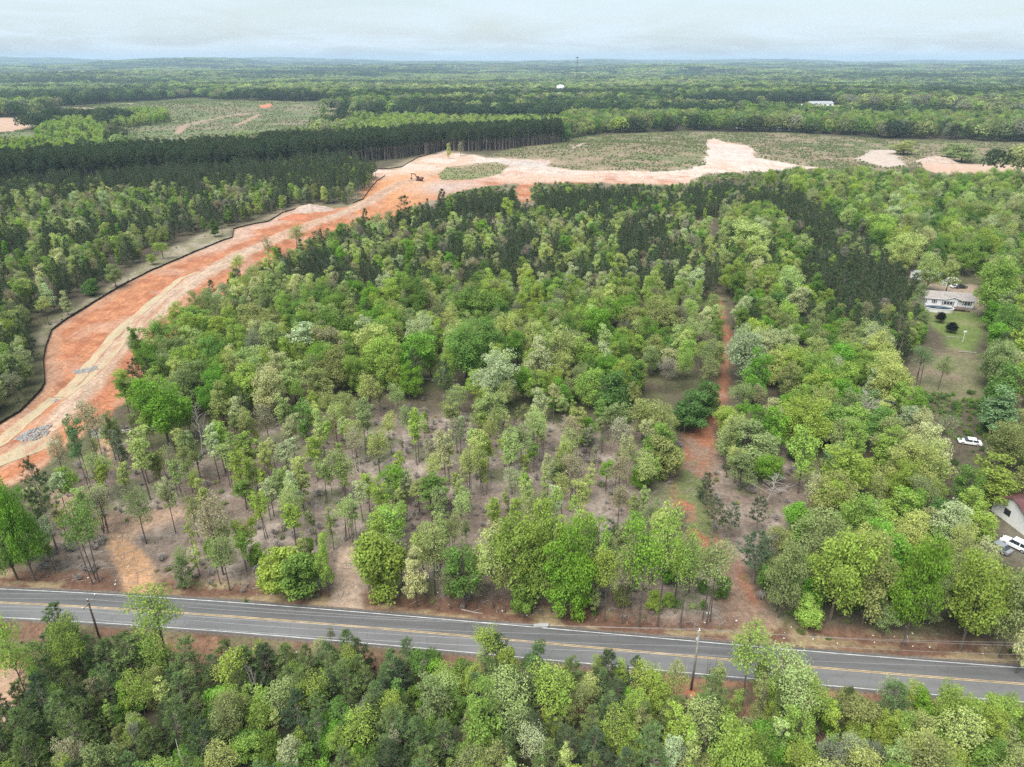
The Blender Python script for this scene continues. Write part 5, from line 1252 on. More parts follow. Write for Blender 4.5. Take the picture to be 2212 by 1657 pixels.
# ------------------------------------------------------------------ loose stone patches
def stone_form(seed):
    rg = np.random.default_rng(seed); mb = MB()
    v = [np.array(q) for q in ((1, 0, 0.1), (0.4, 0.9, 0), (-0.7, 0.6, 0.1), (-0.9, -0.4, 0), (0.1, -1, 0.1), (0.3, 0.1, 0.75), (-0.4, -0.1, 0.6), (0, 0, -0.5))]
    v = [q * rg.uniform(0.75, 1.25, 3) for q in v]
    mb.v = [tuple(q) for q in v]
    mb.f = [(0, 1, 5), (1, 2, 6, 5), (2, 3, 6), (3, 4, 6), (4, 0, 5), (4, 5, 6), (1, 0, 7), (2, 1, 7), (3, 2, 7), (4, 3, 7), (0, 4, 7)]
    return mb
def rubble(poly, n, label, seed, size=(0.10, 0.32)):
    rg = np.random.default_rng(seed); x0, y0 = poly.min(0); x1, y1 = poly.max(0); V = []; F4 = []; F3 = []; k = 0
    forms = [stone_form(s) for s in range(5)]
    while k < n:
        x, y = rg.uniform(x0, x1), rg.uniform(y0, y1)
        if not inside(poly, np.array([x]), np.array([y]))[0]: continue
        s = rg.uniform(*size); fm = forms[rg.integers(5)]; a = rg.uniform(0, 6.28); R = np.array([[math.cos(a), -math.sin(a), 0], [math.sin(a), math.cos(a), 0], [0, 0, 1]])
        off = len(V); z = hz(x, y) + s * rg.uniform(0.1, 0.6)
        V += [tuple(R @ np.array(q) * s + np.array([x, y, z])) for q in fm.v]
        for f in fm.f: (F4 if len(f) == 4 else F3).append([q + off for q in f])
        k += 1
    o = link('stone_rubble', mesh_from('stone_rubble', V, F4, F3, mats=[M['stone']]), kind='stuff'); tag(o, label, 'rubble')
rubble(GP([(30, 952), (46, 940), (95, 930), (116, 923), (108, 940), (85, 955), (50, 962)]), 380, 'largest grey stone patch in the ditch of the earthworks', 1)
rubble(GP([(155, 799), (170, 795), (210, 795), (214, 801), (190, 806), (160, 805)]), 260, 'narrow band of grey stones across the straw ditch', 2)
rubble(GP([(110, 866), (118, 857), (130, 858), (126, 868)]), 90, 'small grey stone patch where two straw blankets meet', 3)
rubble(GP([(195, 930), (230, 928), (232, 950), (200, 950)]), 170, 'grey stones half hidden behind thin trees below the earthworks', 4)

# spoil heaps
def mound(px, py, r, h, mat, label, seed):
    X, Y = G(px, py); V = []; F4 = []; n = 26; m = 9; rg = np.random.default_rng(seed)
    for i in range(m + 1):
        for j in range(n):
            a = 2 * math.pi * j / n; q = r * i / m * (1 + 0.22 * math.sin(3 * a + seed) + 0.1 * math.sin(7 * a))
            x, y = q * math.cos(a), q * math.sin(a) * 0.8; t = i / m
            V.append((x, y, h * (1 - t * t) ** 1.3 * (0.75 + 0.5 * float(vnoise(np.array([x * 0.9 + seed]), np.array([y * 0.9]), seed)[0])) - 0.15 * t))
    for i in range(m):
        for j in range(n): F4.append((i * n + j, (i + 1) * n + j, (i + 1) * n + (j + 1) % n, i * n + (j + 1) % n))
    o = link('spoil_heap', mesh_from('spoil_heap', V, F4, mats=[mat], smooth=True), None, (X, Y, hz(X, Y))); return tag(o, label, 'dirt heap')
M['spoil_grey'] = plain('spoil_grey', (0.36, 0.28, 0.23), 1.0, var=0.3, scale=0.6, bump=0.5)
M['spoil_red'] = plain('spoil_red', (0.36, 0.14, 0.075), 1.0, var=0.3, scale=0.6, bump=0.5)
mound(672, 453, 11, 3.0, M['spoil_grey'], 'grey-brown dirt heap at the fence end of the earthworks', 1)
mound(640, 470, 9, 1.6, M['spoil_red'], 'low orange dirt heap beside the grey-brown heap', 2)
mound(812, 478, 10, 3.2, M['spoil_red'], 'red dirt heap behind the pines below the excavator', 3)
mound(2020, 350, 16, 4.0, M['spoil_grey'], 'brown dirt heap beside the dirt lane past the scrub', 4)
mound(1494, 1490, 0.9, 0.35, M['spoil_red'], 'small red dirt heap at the foot of the transformer pole', 5)

# ------------------------------------------------------------------ utility poles and wires
def road_dir(x):
    s = float(road_dy(x)); L = math.hypot(1, s); return Vector((1 / L, s / L, 0))
PL = Vector((*G(226, 1413), 0)); PR = Vector((*G(1493, 1490), 0))
PL.z = hz(PL.x, PL.y); PR.z = hz(PR.x, PR.y)
PLL = PL - (PR - PL).normalized() * 62; PRR = PR + (PR - PL).normalized() * 66 + Vector((0, 2.5, 0))
def pole_base(loc, label, mat, h):
    e = thing('utility_pole', label, 'utility pole', (loc.x, loc.y, loc.z), math.atan2((PR - PL).y, (PR - PL).x), 'utility poles along the road')
    MB().tube([(0, 0, -0.6), (0, 0, h * 0.5), (0, 0, h)], [0.17, 0.145, 0.115], 10).build('shaft', mat, e, True)
    return e
def insulator(p, parent):
    i = MB().tube([(0, 0, 0), (0, 0, 0.06), (0, 0, 0.07), (0, 0, 0.16), (0, 0, 0.17), (0, 0, 0.24)], [0.03, 0.03, 0.075, 0.07, 0.06, 0.04], 8).build('insulator', M['porcelain'], parent, True); i.location = p
def crossarm_pole(loc, label, h=10.0):
    e = pole_base(loc, label, M['pole_wood'], h)
    MB().box((0.16, 0, h - 0.35), (0.10, 2.9, 0.13)).build('crossarm', M['pole_wood_grey'], e)
    for s in (-1, 1):
        MB().tube([(0.14, s * 0.75, h - 0.4), (0.12, 0, h - 1.05)], 0.022, 4).build('brace', M['metal_grey'], e)
    for p in ((0.16, -1.35, h - 0.28), (0.16, 1.35, h - 0.28), (0, 0, h)): insulator(p, e)
    return e
crossarm_pole(PL, 'dark wooden utility pole with one crossarm beside the road')
e = pole_base(PR, 'grey utility pole with transformer can beside the road', M['pole_wood_grey'], 10.9)
insulator((0, -0.12, 10.9), e); insulator((0, 0.14, 10.9), e)
MB().tube([(0, 0.42, 8.3), (0, 0.42, 8.35), (0, 0.42, 9.15), (0, 0.42, 9.25)], [0.2, 0.26, 0.26, 0.16], 12).build('transformer_can', M['metal_grey'], e, True)
for z in (8.5, 9.0): MB().box((0, 0.2, z), (0.12, 0.26, 0.08)).build('bracket', M['metal_grey'], e)
MB().tube([(0, 0.42, 9.2), (0, 0.42, 9.5)], [0.06, 0.035], 6).build('bushing', M['porcelain'], e)
MB().tube([(0, 0.1, 9.95), (0.02, 0.75, 10.15)], 0.035, 6).build('cutout_arm', M['metal_grey'], e)
MB().tube([(0.02, 0.72, 10.2), (0.02, 0.85, 9.75)], 0.05, 6).build('fuse_cutout', M['porcelain'], e)
MB().tube([(0, 0.2, 0.4), (0, 0.15, 4.5)], 0.025, 4).build('ground_lead', M['metal_grey'], e)
for q, lab in ((PLL, 'dark wooden utility pole past the road bend'), (PRR, 'wooden utility pole farther along the road')):
    q.z = hz(q.x, q.y); crossarm_pole(q, lab)
side = Vector((-(PR - PL).normalized().y, (PR - PL).normalized().x, 0))
def wire(label, offs, r=0.014, sag=1.0):
    mb = MB(); poles = (PLL, PL, PR, PRR)
    for a, b, oa, ob in zip(poles, poles[1:], offs, offs[1:]):
        A_ = a + side * oa[0] + Vector((0, 0, oa[1])); B_ = b + side * ob[0] + Vector((0, 0, ob[1]))
        pts = [A_ + (B_ - A_) * t + Vector((0, 0, -4 * sag * t * (1 - t))) for t in np.linspace(0, 1, 22)]
        mb.tube(pts, r, 4, cap=True)
    o = mb.build('power_line', M['wire']); tag(o, label, 'wire', 'power lines along the road')
wire('topmost power line running from pole top to pole top', [(0, 10.2), (0, 10.2), (0.14, 11.1), (0, 10.2)])
wire('power line on the far end of the crossarm', [(1.35, 9.9), (1.35, 9.9), (-0.12, 11.1), (1.35, 9.9)])
wire('power line on the near end of the crossarm', [(-1.35, 9.9), (-1.35, 9.9), (0.2, 9.6), (-1.35, 9.9)])
wire('lower neutral power line under the transformer can', [(0, 8.0), (0, 8.0), (0.1, 8.1), (0, 8.0)])
wire('lowest thick telephone line strung between the poles', [(0.15, 6.4), (0.15, 6.4), (0.15, 6.6), (0.15, 6.4)], 0.02, 0.8)

# ------------------------------------------------------------------ roadside bits
X, Y = G(1528, 1335); e = thing('yard_sign', 'small white rectangular sign on two stakes beside the road trees', 'sign', (X, Y, hz(X, Y)), 0.1)
MB().box((0, 0, 1.0), (0.62, 0.03, 0.42)).build('sign_board', M['white_paint'], e)
for s in (-0.22, 0.22): MB().box((s, 0.03, 0.4), (0.03, 0.03, 1.1)).build('stake', M['metal_grey'], e)
X, Y = G(1168, 1353); e = thing('drain_slab', 'grey concrete drain slab at the road edge', 'slab', (X, Y, hz(X, Y) + 0.03), 0.12)
mb = MB(); mb.prism([(-1.2, -0.35, 0), (1.05, -0.42, 0), (1.3, 0.1, 0), (0.5, 0.4, 0), (-0.9, 0.3, 0)], (0, 0, 0.28)); mb.build('slab_top', M['concrete'], e)
MB().box((0.05, -0.02, -0.12), (1.9, 0.5, 0.2)).build('inlet_wall', M['concrete'], e)
a, b = Vector((*G(430, 1730), -0.2)), Vector((*G(378, 1597, 8.0), 8.0))
e = thing('dead_snag', 'leaning grey dead snag rising from the roadside pines', 'dead tree', a)
mb = MB(); pts = [Vector((0, 0, 0)) + (b - a) * t + Vector((0.1 * math.sin(7 * t), 0.1 * math.cos(5 * t), 0)) for t in np.linspace(0, 1, 9)]
mb.tube(pts, [0.2 * (1 - 0.8 * t) for t in np.linspace(0, 1, 9)], 7); mb.build('trunk', M['grey_wood'], e)
for k, d in ((0.55, (0.8, 0.3, 0.6)), (0.7, (-0.6, 0.2, 0.5)), (0.82, (0.4, -0.3, 0.5))):
    p = (b - a) * k; MB().tube([p, p + Vector(d) * 0.6, p + Vector(d)], [0.05, 0.035, 0.012], 5).build('branch', M['grey_wood'], e)
# fallen logs in the thinned wood
rgl = np.random.default_rng(44)
def log(px, py, L, r, rz, label, group=None, dz=0.0):
    X, Y = G(px, py); mb = MB(); n = 6
    pts = [((t - 0.5) * L, 0.12 * math.sin(4 * t + L), r + 0.05 * math.sin(6 * t)) for t in np.linspace(0, 1, n)]
    mb.tube(pts, [r * (1.1 - 0.45 * t) for t in np.linspace(0, 1, n)], 7)
    o = mb.build('fallen_log', M['grey_wood']); o.location = (X, Y, hz(X, Y) + dz); o.rotation_euler = (0, 0, rz); tag(o, label, 'log', group)
log(945, 822, 11, 0.2, -0.1, 'long pale fallen log in the shade under the green belt')
log(962, 828, 8, 0.16, -0.25, 'shorter pale fallen log in front of the long one')
log(640, 1010, 4, 0.13, 0.5, 'short fallen log in the thinned wood beside pale-leaved stems')
log(455, 1042, 4, 0.12, -0.4, 'fallen log on brown litter beyond the leafless white tree')
log(1020, 1320, 3.5, 0.1, -0.3, 'thin fallen log lying on the verge under lime trees')
X, Y = G(310, 935); e = thing('brush_pile', 'dark heap of cut logs and brush behind the pale lime tree', 'brush pile', (X, Y, hz(X, Y)))
for i in range(16):
    L = rgl.uniform(3, 6.5); a = rgl.uniform(-0.5, 0.9); p = Vector((rgl.uniform(-3.5, 3.5), rgl.uniform(-1.6, 1.6), rgl.uniform(0.2, 1.3)))
    d = Vector((math.cos(a), math.sin(a), rgl.uniform(-0.12, 0.12))) * L / 2; r = rgl.uniform(0.1, 0.22)
    MB().tube([p - d, p, p + d], [r, r * 0.9, r * 0.75], 7).build('log', M['grey_wood'] if i % 3 else M['bark'], e)
# sticks on the litter: too many and small to count
def sticks():
    rg = np.random.default_rng(8); mb = MB(); x0, y0 = CLEAR.min(0); x1, y1 = CLEAR.max(0); k = 0
    while k < 4000:
        x, y = rg.uniform(x0, x1), rg.uniform(y0, y1)
        if not inside(CLEAR, np.array([x]), np.array([y]))[0] or abs(road_off(x, y)) < 6: continue
        k += 1; a = rg.uniform(0, 3.14); L = rg.uniform(0.4, 2.4); z = hz(x, y) + 0.05; dx, dy = math.cos(a) * L / 2, math.sin(a) * L / 2; r = rg.uniform(0.015, 0.05)
        mb.tube([(x - dx, y - dy, z), (x + 0.1 * dy, y - 0.1 * dx, z + rg.uniform(0, 0.15)), (x + dx, y + dy, z + rg.uniform(0, 0.1))], [r, r, r * 0.5], 3, cap=False)
    o = mb.build('stick_litter', M['grey_wood']); o['kind'] = 'stuff'; tag(o, 'grey sticks strewn over the brown floor of the thinned wood', 'sticks')
sticks()
def litter():
    rg = np.random.default_rng(9); mb = MB()
    for i in range(90):
        x = rg.uniform(-75, 80); o_ = rg.choice([-1, 1]) * rg.uniform(5.0, 11); s = float(road_dy(x)); y = float(road_y(x)) + o_
        mb.box((x, y, hz(x, y) + 0.04), (rg.uniform(0.08, 0.26), rg.uniform(0.08, 0.2), 0.05), rg.uniform(0, 3))
    o = mb.build('roadside_litter', M['white_paint']); o['kind'] = 'stuff'; tag(o, 'white scraps of litter along both road verges', 'litter')
litter()

# ------------------------------------------------------------------ vehicles
def car(name, label, px, py, rz, mat, style='sedan', cat='car', group=None):
    X, Y = G(px, py); e = thing(name, label, cat, (X, Y, hz(X, Y)), rz, group)
    L, W = (4.6, 1.8) if style != 'pickup' else (5.5, 1.95)
    zb = 0.32; belt = 0.88 if style == 'sedan' else 1.02; top = 1.42 if style == 'sedan' else (1.72 if style == 'suv' else 1.78)
    prof = [(-L / 2, zb + 0.1), (-L / 2 + 0.05, belt - 0.02), (-L / 2 + 0.5, belt + 0.02), (L / 2 - 1.2, belt), (L / 2 - 0.15, belt - 0.14), (L / 2, belt - 0.35), (L / 2, zb + 0.12), (L / 2 - 0.25, zb), (-L / 2 + 0.25, zb)]
    mb = MB(); mb.prism([(x, -W / 2, z) for x, z in prof][::-1], (0, W, 0))
    b = mb.build('body', mat, e)
    bv = b.modifiers.new('soft', 'BEVEL'); bv.width = 0.07; bv.segments = 2
    x0, x1, x2, x3 = {'sedan': (-1.75, -1.15, 0.45, 1.05), 'suv': (-2.15, -1.95, 0.45, 1.0), 'pickup': (-0.35, -0.15, 0.95, 1.5)}[style]
    w0, w1 = W / 2 - 0.06, W / 2 - 0.22
    mb = MB(); bt = [(x0, -w0, belt), (x3, -w0, belt), (x3, w0, belt), (x0, w0, belt)]; tp = [(x1, -w1, top - 0.06), (x2, -w1, top - 0.06), (x2, w1, top - 0.06), (x1, w1, top - 0.06)]
    for i in range(4): mb.face([bt[i], bt[(i + 1) % 4], tp[(i + 1) % 4], tp[i]])
    mb.build('windows', M['glass'], e).name = 'window_band'
    r = MB().prism([(x1 - 0.04, -w1 - 0.03, top - 0.07), (x2 + 0.04, -w1 - 0.03, top - 0.07), (x2 + 0.04, w1 + 0.03, top - 0.07), (x1 - 0.04, w1 + 0.03, top - 0.07)], (0, 0, 0.07)).build('roof_panel', mat, e)
    for xx in ((x1 + x2) / 2 - 0.05,):
        for s in (-1, 1):
            MB().face([(xx - 0.06, s * (w0 + 0.012), belt), (xx + 0.06, s * (w0 + 0.012), belt), (xx + 0.05, s * (w1 + 0.012), top - 0.07), (xx - 0.05, s * (w1 + 0.012), top - 0.07)]).build('pillar', mat, e)
    if style == 'pickup':
        MB().box((-1.55, 0, belt + 0.012), (1.9, W - 0.3, 0.02)).build('bed_floor', M['shutter'], e)
    wm = MB().tube([(0, -0.11, 0), (0, 0.11, 0)], 0.34, 14).mesh('wheel', M['rubber']); rm = MB().tube([(0, -0.125, 0), (0, 0.125, 0)], 0.2, 10).mesh('rim', M['metal_grey'])
    for xx in (-L / 2 + 0.85, L / 2 - 0.85):
        for s in (-1, 1):
            w = link('wheel', wm, e); w.location = (xx, s * (W / 2 - 0.1), 0.34); link('rim', rm, w)
    for s in (-1, 1):
        MB().box((L / 2 - 0.02, s * (W / 2 - 0.32), belt - 0.28), (0.08, 0.36, 0.14)).build('headlight', M['porcelain'], e)
        MB().box((-L / 2 + 0.03, s * (W / 2 - 0.25), belt - 0.2), (0.08, 0.28, 0.16)).build('taillight', M['clay_block'], e)
    return e
car('pickup_truck', 'white pickup parked on pale ground behind the mixed trees', 1010, 482, 2.9, M['car_white'], 'pickup', 'pickup truck')
car('parked_car', 'white car half hidden by a green sapling near the pickup', 950, 480, 0.3, M['car_white'], 'suv', 'car')
car('parked_car', 'white car parked under the trees below the brown mown field', 2093, 960, 2.8, M['car_white'], 'sedan', 'car')
car('parked_car', 'silver car parked in the yard of the maroon-roofed house', 2152, 1186, 2.1, M['car_silver'], 'sedan', 'car')
car('parked_car', 'white car with dark windscreen beside the maroon-roofed house', 2192, 1182, 2.15, M['car_white'], 'suv', 'car')
car('parked_car', 'dark car parked behind the pale house', 2075, 622, 0.1, M['car_dark'], 'sedan', 'car')
car('parked_car', 'white car parked behind the pale house', 2064, 621, 0.2, M['car_white'], 'sedan', 'car')

def boat(px, py, rz, label):
    X, Y = G(px, py); e = thing('boat_hull', label, 'boat', (X, Y, hz(X, Y)), rz); mb = MB(); n = 9; ring = []
    for i in range(n):
        t = i / (n - 1); x = -2.4 + 4.8 * t; w = 0.95 * (1 - max(0, t - 0.45) ** 2 * 3.0); w = max(w, 0.05)
        ring.append([(x, -w, 0.95 + 0.15 * t), (x, -w * 0.7, 0.3 + 0.2 * t * t), (x, 0, 0.12 + 0.4 * t ** 3), (x, w * 0.7, 0.3 + 0.2 * t * t), (x, w, 0.95 + 0.15 * t)])
    for i in range(n - 1):
        for j in range(4): mb.face([ring[i][j], ring[i + 1][j], ring[i + 1][j + 1], ring[i][j + 1]])
    mb.face(ring[0]); mb.build('hull', M['white_paint'], e)
    mb = MB()
    for i in range(5, n - 1): mb.face([ring[i][0], ring[i + 1][0], ring[i + 1][4], ring[i][4]])
    mb.build('foredeck', M['metal_grey'], e)
    MB().box((-0.6, 0, 0.6), (0.35, 1.5, 0.06)).build('bench', M['shutter'], e)
boat(1921, 873, 0.15, 'weathered grey-white boat hull lying behind bare grey branches')
X, Y = G(1143, 540); e = thing('flat_trailer', 'small tan-covered flat trailer in a gap among the pines', 'trailer', (X, Y, hz(X, Y)), -0.55)
MB().box((0, 0, 0.75), (5.2, 2.2, 0.14)).build('trailer_bed', M['deck_wood'], e)
mb = MB(); mb.prism([(-2.1, -0.95, 0.83), (1.2, -0.95, 0.83), (1.0, -0.8, 1.5), (-1.9, -0.8, 1.6)][::-1], (0, 1.8, 0)); mb.build('tarp_load', M['tan_tarp'], e)
MB().box((2.0, 0, 1.0), (0.9, 1.6, 0.36)).build('white_crate', M['white_paint'], e)
for s in (-1, 1): MB().tube([(0, s * 1.12 - 0.1, 0.36), (0, s * 1.12 + 0.1, 0.36)], 0.36, 12).build('wheel', M['rubber'], e)
MB().tube([(2.6, 0, 0.7), (3.8, 0, 0.5)], 0.06, 6).build('drawbar', M['metal_grey'], e)

# ------------------------------------------------------------------ excavator on the orange soil
X, Y = G(906, 392); e = thing('excavator', 'dark tracked excavator with raised boom on orange soil', 'excavator', (X, Y, hz(X, Y)), math.radians(170))
for s in (-1, 1):
    pr = [(-2.2, 0.35), (-1.9, 0.05), (1.9, 0.05), (2.2, 0.35), (2.2, 0.65), (1.9, 0.95), (-1.9, 0.95), (-2.2, 0.65)]
    t = MB().prism([(x, s * 1.25 - 0.3, z) for x, z in pr][::-1], (0, 0.6, 0)).build('track', M['rubber'], e)
    for x in (-1.8, -0.9, 0, 0.9, 1.8): MB().tube([(x, s * 1.25 - 0.32, 0.45), (x, s * 1.25 + 0.32, 0.45)], 0.28, 10).build('roller', M['machine_dark'], t)
MB().tube([(0, 0, 0.8), (0, 0, 1.25)], 0.9, 14).build('turntable', M['machine_dark'], e)
MB().prism([(-2.4, -1.35, 1.2), (1.4, -1.35, 1.2), (1.4, -1.35, 1.7), (0.3, -1.35, 2.3), (-2.2, -1.35, 2.4), (-2.5, -1.35, 2.0)][::-1], (0, 2.7, 0)).build('upper_body', M['machine_orange'], e)
MB().prism([(-3.0, -1.3, 1.3), (-2.35, -1.3, 1.25), (-2.35, -1.3, 2.3), (-2.8, -1.3, 2.2)][::-1], (0, 2.6, 0)).build('counterweight', M['machine_dark'], e)
c = MB().prism([(-0.1, 0.35, 1.7), (1.5, 0.35, 1.5), (1.6, 0.35, 2.4), (1.2, 0.35, 3.2), (-0.1, 0.35, 3.2)][::-1], (0, 1.0, 0)).build('cab', M['machine_dark'], e)
MB().face([(1.63, 0.42, 2.4), (1.63, 1.28, 2.4), (1.25, 1.28, 3.12), (1.25, 0.42, 3.12)]).build('windscreen', M['glass'], c)
MB().face([(0.1, 1.36, 2.2), (1.3, 1.36, 2.2), (1.05, 1.36, 3.05), (0.1, 1.36, 3.05)]).build('side_window', M['glass'], c)
MB().prism([(0.9, -0.25, 1.7), (1.3, -0.25, 1.5), (3.3, -0.25, 4.2), (5.4, -0.25, 4.6), (5.4, -0.25, 5.0), (3.0, -0.25, 4.9)][::-1], (0, 0.5, 0)).build('boom', M['machine_orange'], e)
MB().prism([(5.2, -0.2, 5.3), (5.7, -0.2, 5.0), (6.0, -0.2, 2.0), (5.7, -0.2, 2.0)][::-1], (0, 0.4, 0)).build('stick', M['machine_dark'], e)
MB().prism([(5.7, -0.6, 2.1), (6.2, -0.6, 1.9), (6.3, -0.6, 1.2), (5.6, -0.6, 0.8), (5.0, -0.6, 1.1), (5.3, -0.6, 1.4), (5.7, -0.6, 1.5)][::-1], (0, 1.2, 0)).build('bucket', M['machine_dark'], e)
for p, q in (((1.6, 0.32, 1.5), (3.2, 0.32, 3.9)), ((3.6, 0, 5.0), (5.3, 0, 5.35))): MB().tube([p, q], 0.09, 6).build('ram', M['metal_grey'], e)

# ------------------------------------------------------------------ the pale house with its pool
A0, A1 = Vector((*G(1984, 661), 0)), Vector((*G(2101, 670), 0)); HL = (A1 - A0).length; HA = math.atan2((A1 - A0).y, (A1 - A0).x); HZ = hz(A0.x, A0.y)
h = thing('house', 'long pale grey single-storey house with brown shingle roof', 'house', (A0.x, A0.y, HZ), HA)
D = 8.2; Z0, Z1, ZR = 0.55, 3.1, 4.5
MB().box((HL / 2, D / 2, Z0 / 2 - 0.1), (HL - 0.1, D - 0.1, Z0 + 0.2)).build('skirting', M['concrete'], h)
w = MB(); w.box((HL / 2, D / 2, (Z0 + Z1) / 2), (HL, D, Z1 - Z0))
for x in (0, HL): w.face([(x, 0, Z1), (x, D, Z1), (x, D / 2, ZR - 0.12)])
w.build('wall', M['siding'], h)
r = MB(); ov = 0.4
r.prism([(-ov, -ov, Z1 - 0.12), (-ov, D / 2, ZR), (-ov, D / 2, ZR + 0.14), (-ov, -ov, Z1 + 0.02)], (HL + 2 * ov, 0, 0))
r.prism([(-ov, D / 2, ZR), (-ov, D + ov, Z1 - 0.12), (-ov, D + ov, Z1 + 0.02), (-ov, D / 2, ZR + 0.14)], (HL + 2 * ov, 0, 0))
roof = r.build('roof', M['shingle'], h)
MB().box((HL / 2, -ov - 0.03, Z1 - 0.06), (HL + 2 * ov, 0.05, 0.18)).build('eave_trim', M['white_paint'], roof)
for x in (HL * 0.15, HL * 0.5): MB().tube([(x, D * 0.62, ZR - 0.5), (x, D * 0.62, ZR + 0.3)], 0.1, 8).build('vent_pipe', M['metal_grey'], roof)
def win(u, n, z=1.95, ww=0.62, hh=1.15, dy=0.0):
    f = MB().box((HL * u, -0.03 + dy, z), (ww * n + 0.2, 0.07, hh + 0.16)).build('window', M['white_paint'], h)
    for i in range(n):
        x = HL * u + (i - (n - 1) / 2) * ww
        for s in (-1, 1): MB().box((x, -0.07 + dy, z + s * hh * 0.25), (ww - 0.1, 0.03, hh * 0.46)).build('pane', M['glass'], f)
    for s in (-1, 1): MB().box((HL * u + s * (ww * n / 2 + 0.27), -0.03 + dy, z), (0.28, 0.06, hh + 0.1)).build('shutter', M['shutter'], f)
win(0.08, 1, ww=0.7); win(0.27, 1, ww=0.7); win(0.515, 3, ww=0.95, dy=-0.6); win(0.87, 2, ww=0.95)
gx0, gx1 = HL * 0.43, HL * 0.77; gm = (gx0 + gx1) / 2
MB().box((gm - 0.6, -0.25, (Z0 + Z1) / 2), (gx1 - gx0 - 1.6, 0.55, Z1 - Z0 - 0.02)).build('front_bay', M['siding'], h)
r = MB()
for s, x in ((-1, gx0), (1, gx1)):
    r.prism([(x, -0.95, Z1 - 0.1), (gm, -0.95, Z1 + 0.85), (gm, -0.95, Z1 + 0.99), (x, -0.95, Z1 + 0.04)][::s], (0, D * 0.36, 0))
gr = r.build('gable_roof', M['shingle'], h)
MB().face([(gx0 + 0.3, -0.56, Z1 - 0.05), (gx1 - 0.3, -0.56, Z1 - 0.05), (gm, -0.56, Z1 + 0.72)]).build('gable_panel', M['siding'], h)
for s, x in ((-1, gx0), (1, gx1)): MB().tube([(x, -0.98, Z1 - 0.03), (gm, -0.98, Z1 + 0.92)], 0.07, 4).build('gable_trim', M['white_paint'], gr)
dr = MB().box((HL * 0.70, -0.06, 1.62), (1.0, 0.08, 2.05)).build('door', M['white_paint'], h); MB().box((HL * 0.70 + 0.38, -0.12, 1.6), (0.06, 0.05, 0.12)).build('handle', M['metal_grey'], dr)
dk = thing('deck', 'weathered wooden deck with steps in front of the house door', 'deck', (A0.x, A0.y, HZ), HA)
for i in range(11): MB().box((HL * 0.62 + 0.36 * i, -1.9, 0.62), (0.33, 2.5, 0.05)).build('plank', M['deck_wood'], dk)
for x in (HL * 0.61, HL * 0.61 + 3.9):
    for y in (-3.1, -0.9): MB().box((x, y, 0.8), (0.1, 0.1, 1.7)).build('post', M['deck_wood'], dk)
for y in (-3.1,): MB().box((HL * 0.61 + 1.6, y, 1.6), (3.2, 0.07, 0.09)).build('rail', M['deck_wood'], dk)
for i in range(3): MB().box((HL * 0.62 + 4.2 + 0.28 * i, -2.2, 0.45 - 0.18 * i), (0.3, 1.3, 0.06)).build('step', M['deck_wood'], dk)
pc = Vector((*G(2026, 672), 0)); pe = thing('oval_pool', 'oval above-ground pool with pale wall and dark water', 'pool', (pc.x, pc.y, hz(pc.x, pc.y)), HA + 0.02)
def oval(rx, ry, z, n=36): return [(rx * math.cos(2 * math.pi * i / n), ry * math.sin(2 * math.pi * i / n), z) for i in range(n)]
def ring_wall(mb, o0, o1):
    n = len(o0)
    for i in range(n): mb.face([o0[i], o0[(i + 1) % n], o1[(i + 1) % n], o1[i]])
mb = MB(); ring_wall(mb, oval(4.6, 2.6, -0.1), oval(4.6, 2.6, 1.25)); ring_wall(mb, oval(4.5, 2.5, 1.25), oval(4.5, 2.5, 0)); mb.build('pool_wall', M['pool_wall'], pe)
mb = MB(); ring_wall(mb, oval(4.7, 2.7, 1.27), oval(4.42, 2.42, 1.27)); ring_wall(mb, oval(4.7, 2.7, 1.2), oval(4.7, 2.7, 1.27)); mb.build('top_rail', M['white_paint'], pe)
MB().face(oval(4.5, 2.5, 0.95)).build('water', M['pool_water'], pe)
# behind the house
def shed(px, py, L, W, H, rz, wall, roofm, label, name='shed'):
    X, Y = G(px, py); s = thing(name, label, name.replace('_', ' '), (X, Y, hz(X, Y)), rz)
    b = MB(); b.box((0, 0, H / 2), (L, W, H))
    for x in (-L / 2, L / 2): b.face([(x, -W / 2, H), (x, W / 2, H), (x, 0, H + W * 0.22)])
    b.build('wall', wall, s)
    r = MB()
    for q in (-1, 1): r.prism([(-L / 2 - 0.2, q * (W / 2 + 0.2), H - 0.05), (-L / 2 - 0.2, 0, H + W * 0.24), (-L / 2 - 0.2, 0, H + W * 0.24 + 0.08), (-L / 2 - 0.2, q * (W / 2 + 0.2), H + 0.03)][::q], (L + 0.4, 0, 0))
    r.build('roof', roofm, s)
    dd = MB().box((L * 0.15, -W / 2 - 0.03, min(1.0, H * 0.45)), (0.95, 0.06, min(2.0, H * 0.9))).build('door', M['shutter'], s)
    MB().box((-L * 0.25, -W / 2 - 0.03, H * 0.6), (0.8, 0.05, 0.7)).build('window', M['glass'], s)
    return s
shed(2048, 618, 4.5, 3.5, 2.4, 0.05, M['white_paint'], M['white_paint'], 'white shed behind the pale house')
shed(2010, 604, 5, 3.5, 2.4, 0.1, M['white_paint'], M['blue_tarp'], 'shed with light blue roof behind the pale house')
shed(1986, 604, 6, 3.5, 2.4, 0.1, M['white_paint'], M['metal_grey'], 'grey-roofed shed behind the pale house near the pines')
X, Y = G(2078, 742); e = thing('yard_post', 'thin white yard post with crosspiece on the lawn', 'post', (X, Y, hz(X, Y)))
MB().tube([(0, 0, 0), (0, 0, 3.4)], 0.06, 6).build('shaft', M['white_paint'], e); MB().box((0, 0, 3.3), (1.0, 0.1, 0.45)).build('crosspiece', M['white_paint'], e)
log(2088, 765, 5, 0.14, -0.2, 'pale pole lying at the edge of the lawn')
log(2060, 732, 4.5, 0.1, -0.35, 'thin pale pole lying beside the blackish shrub')
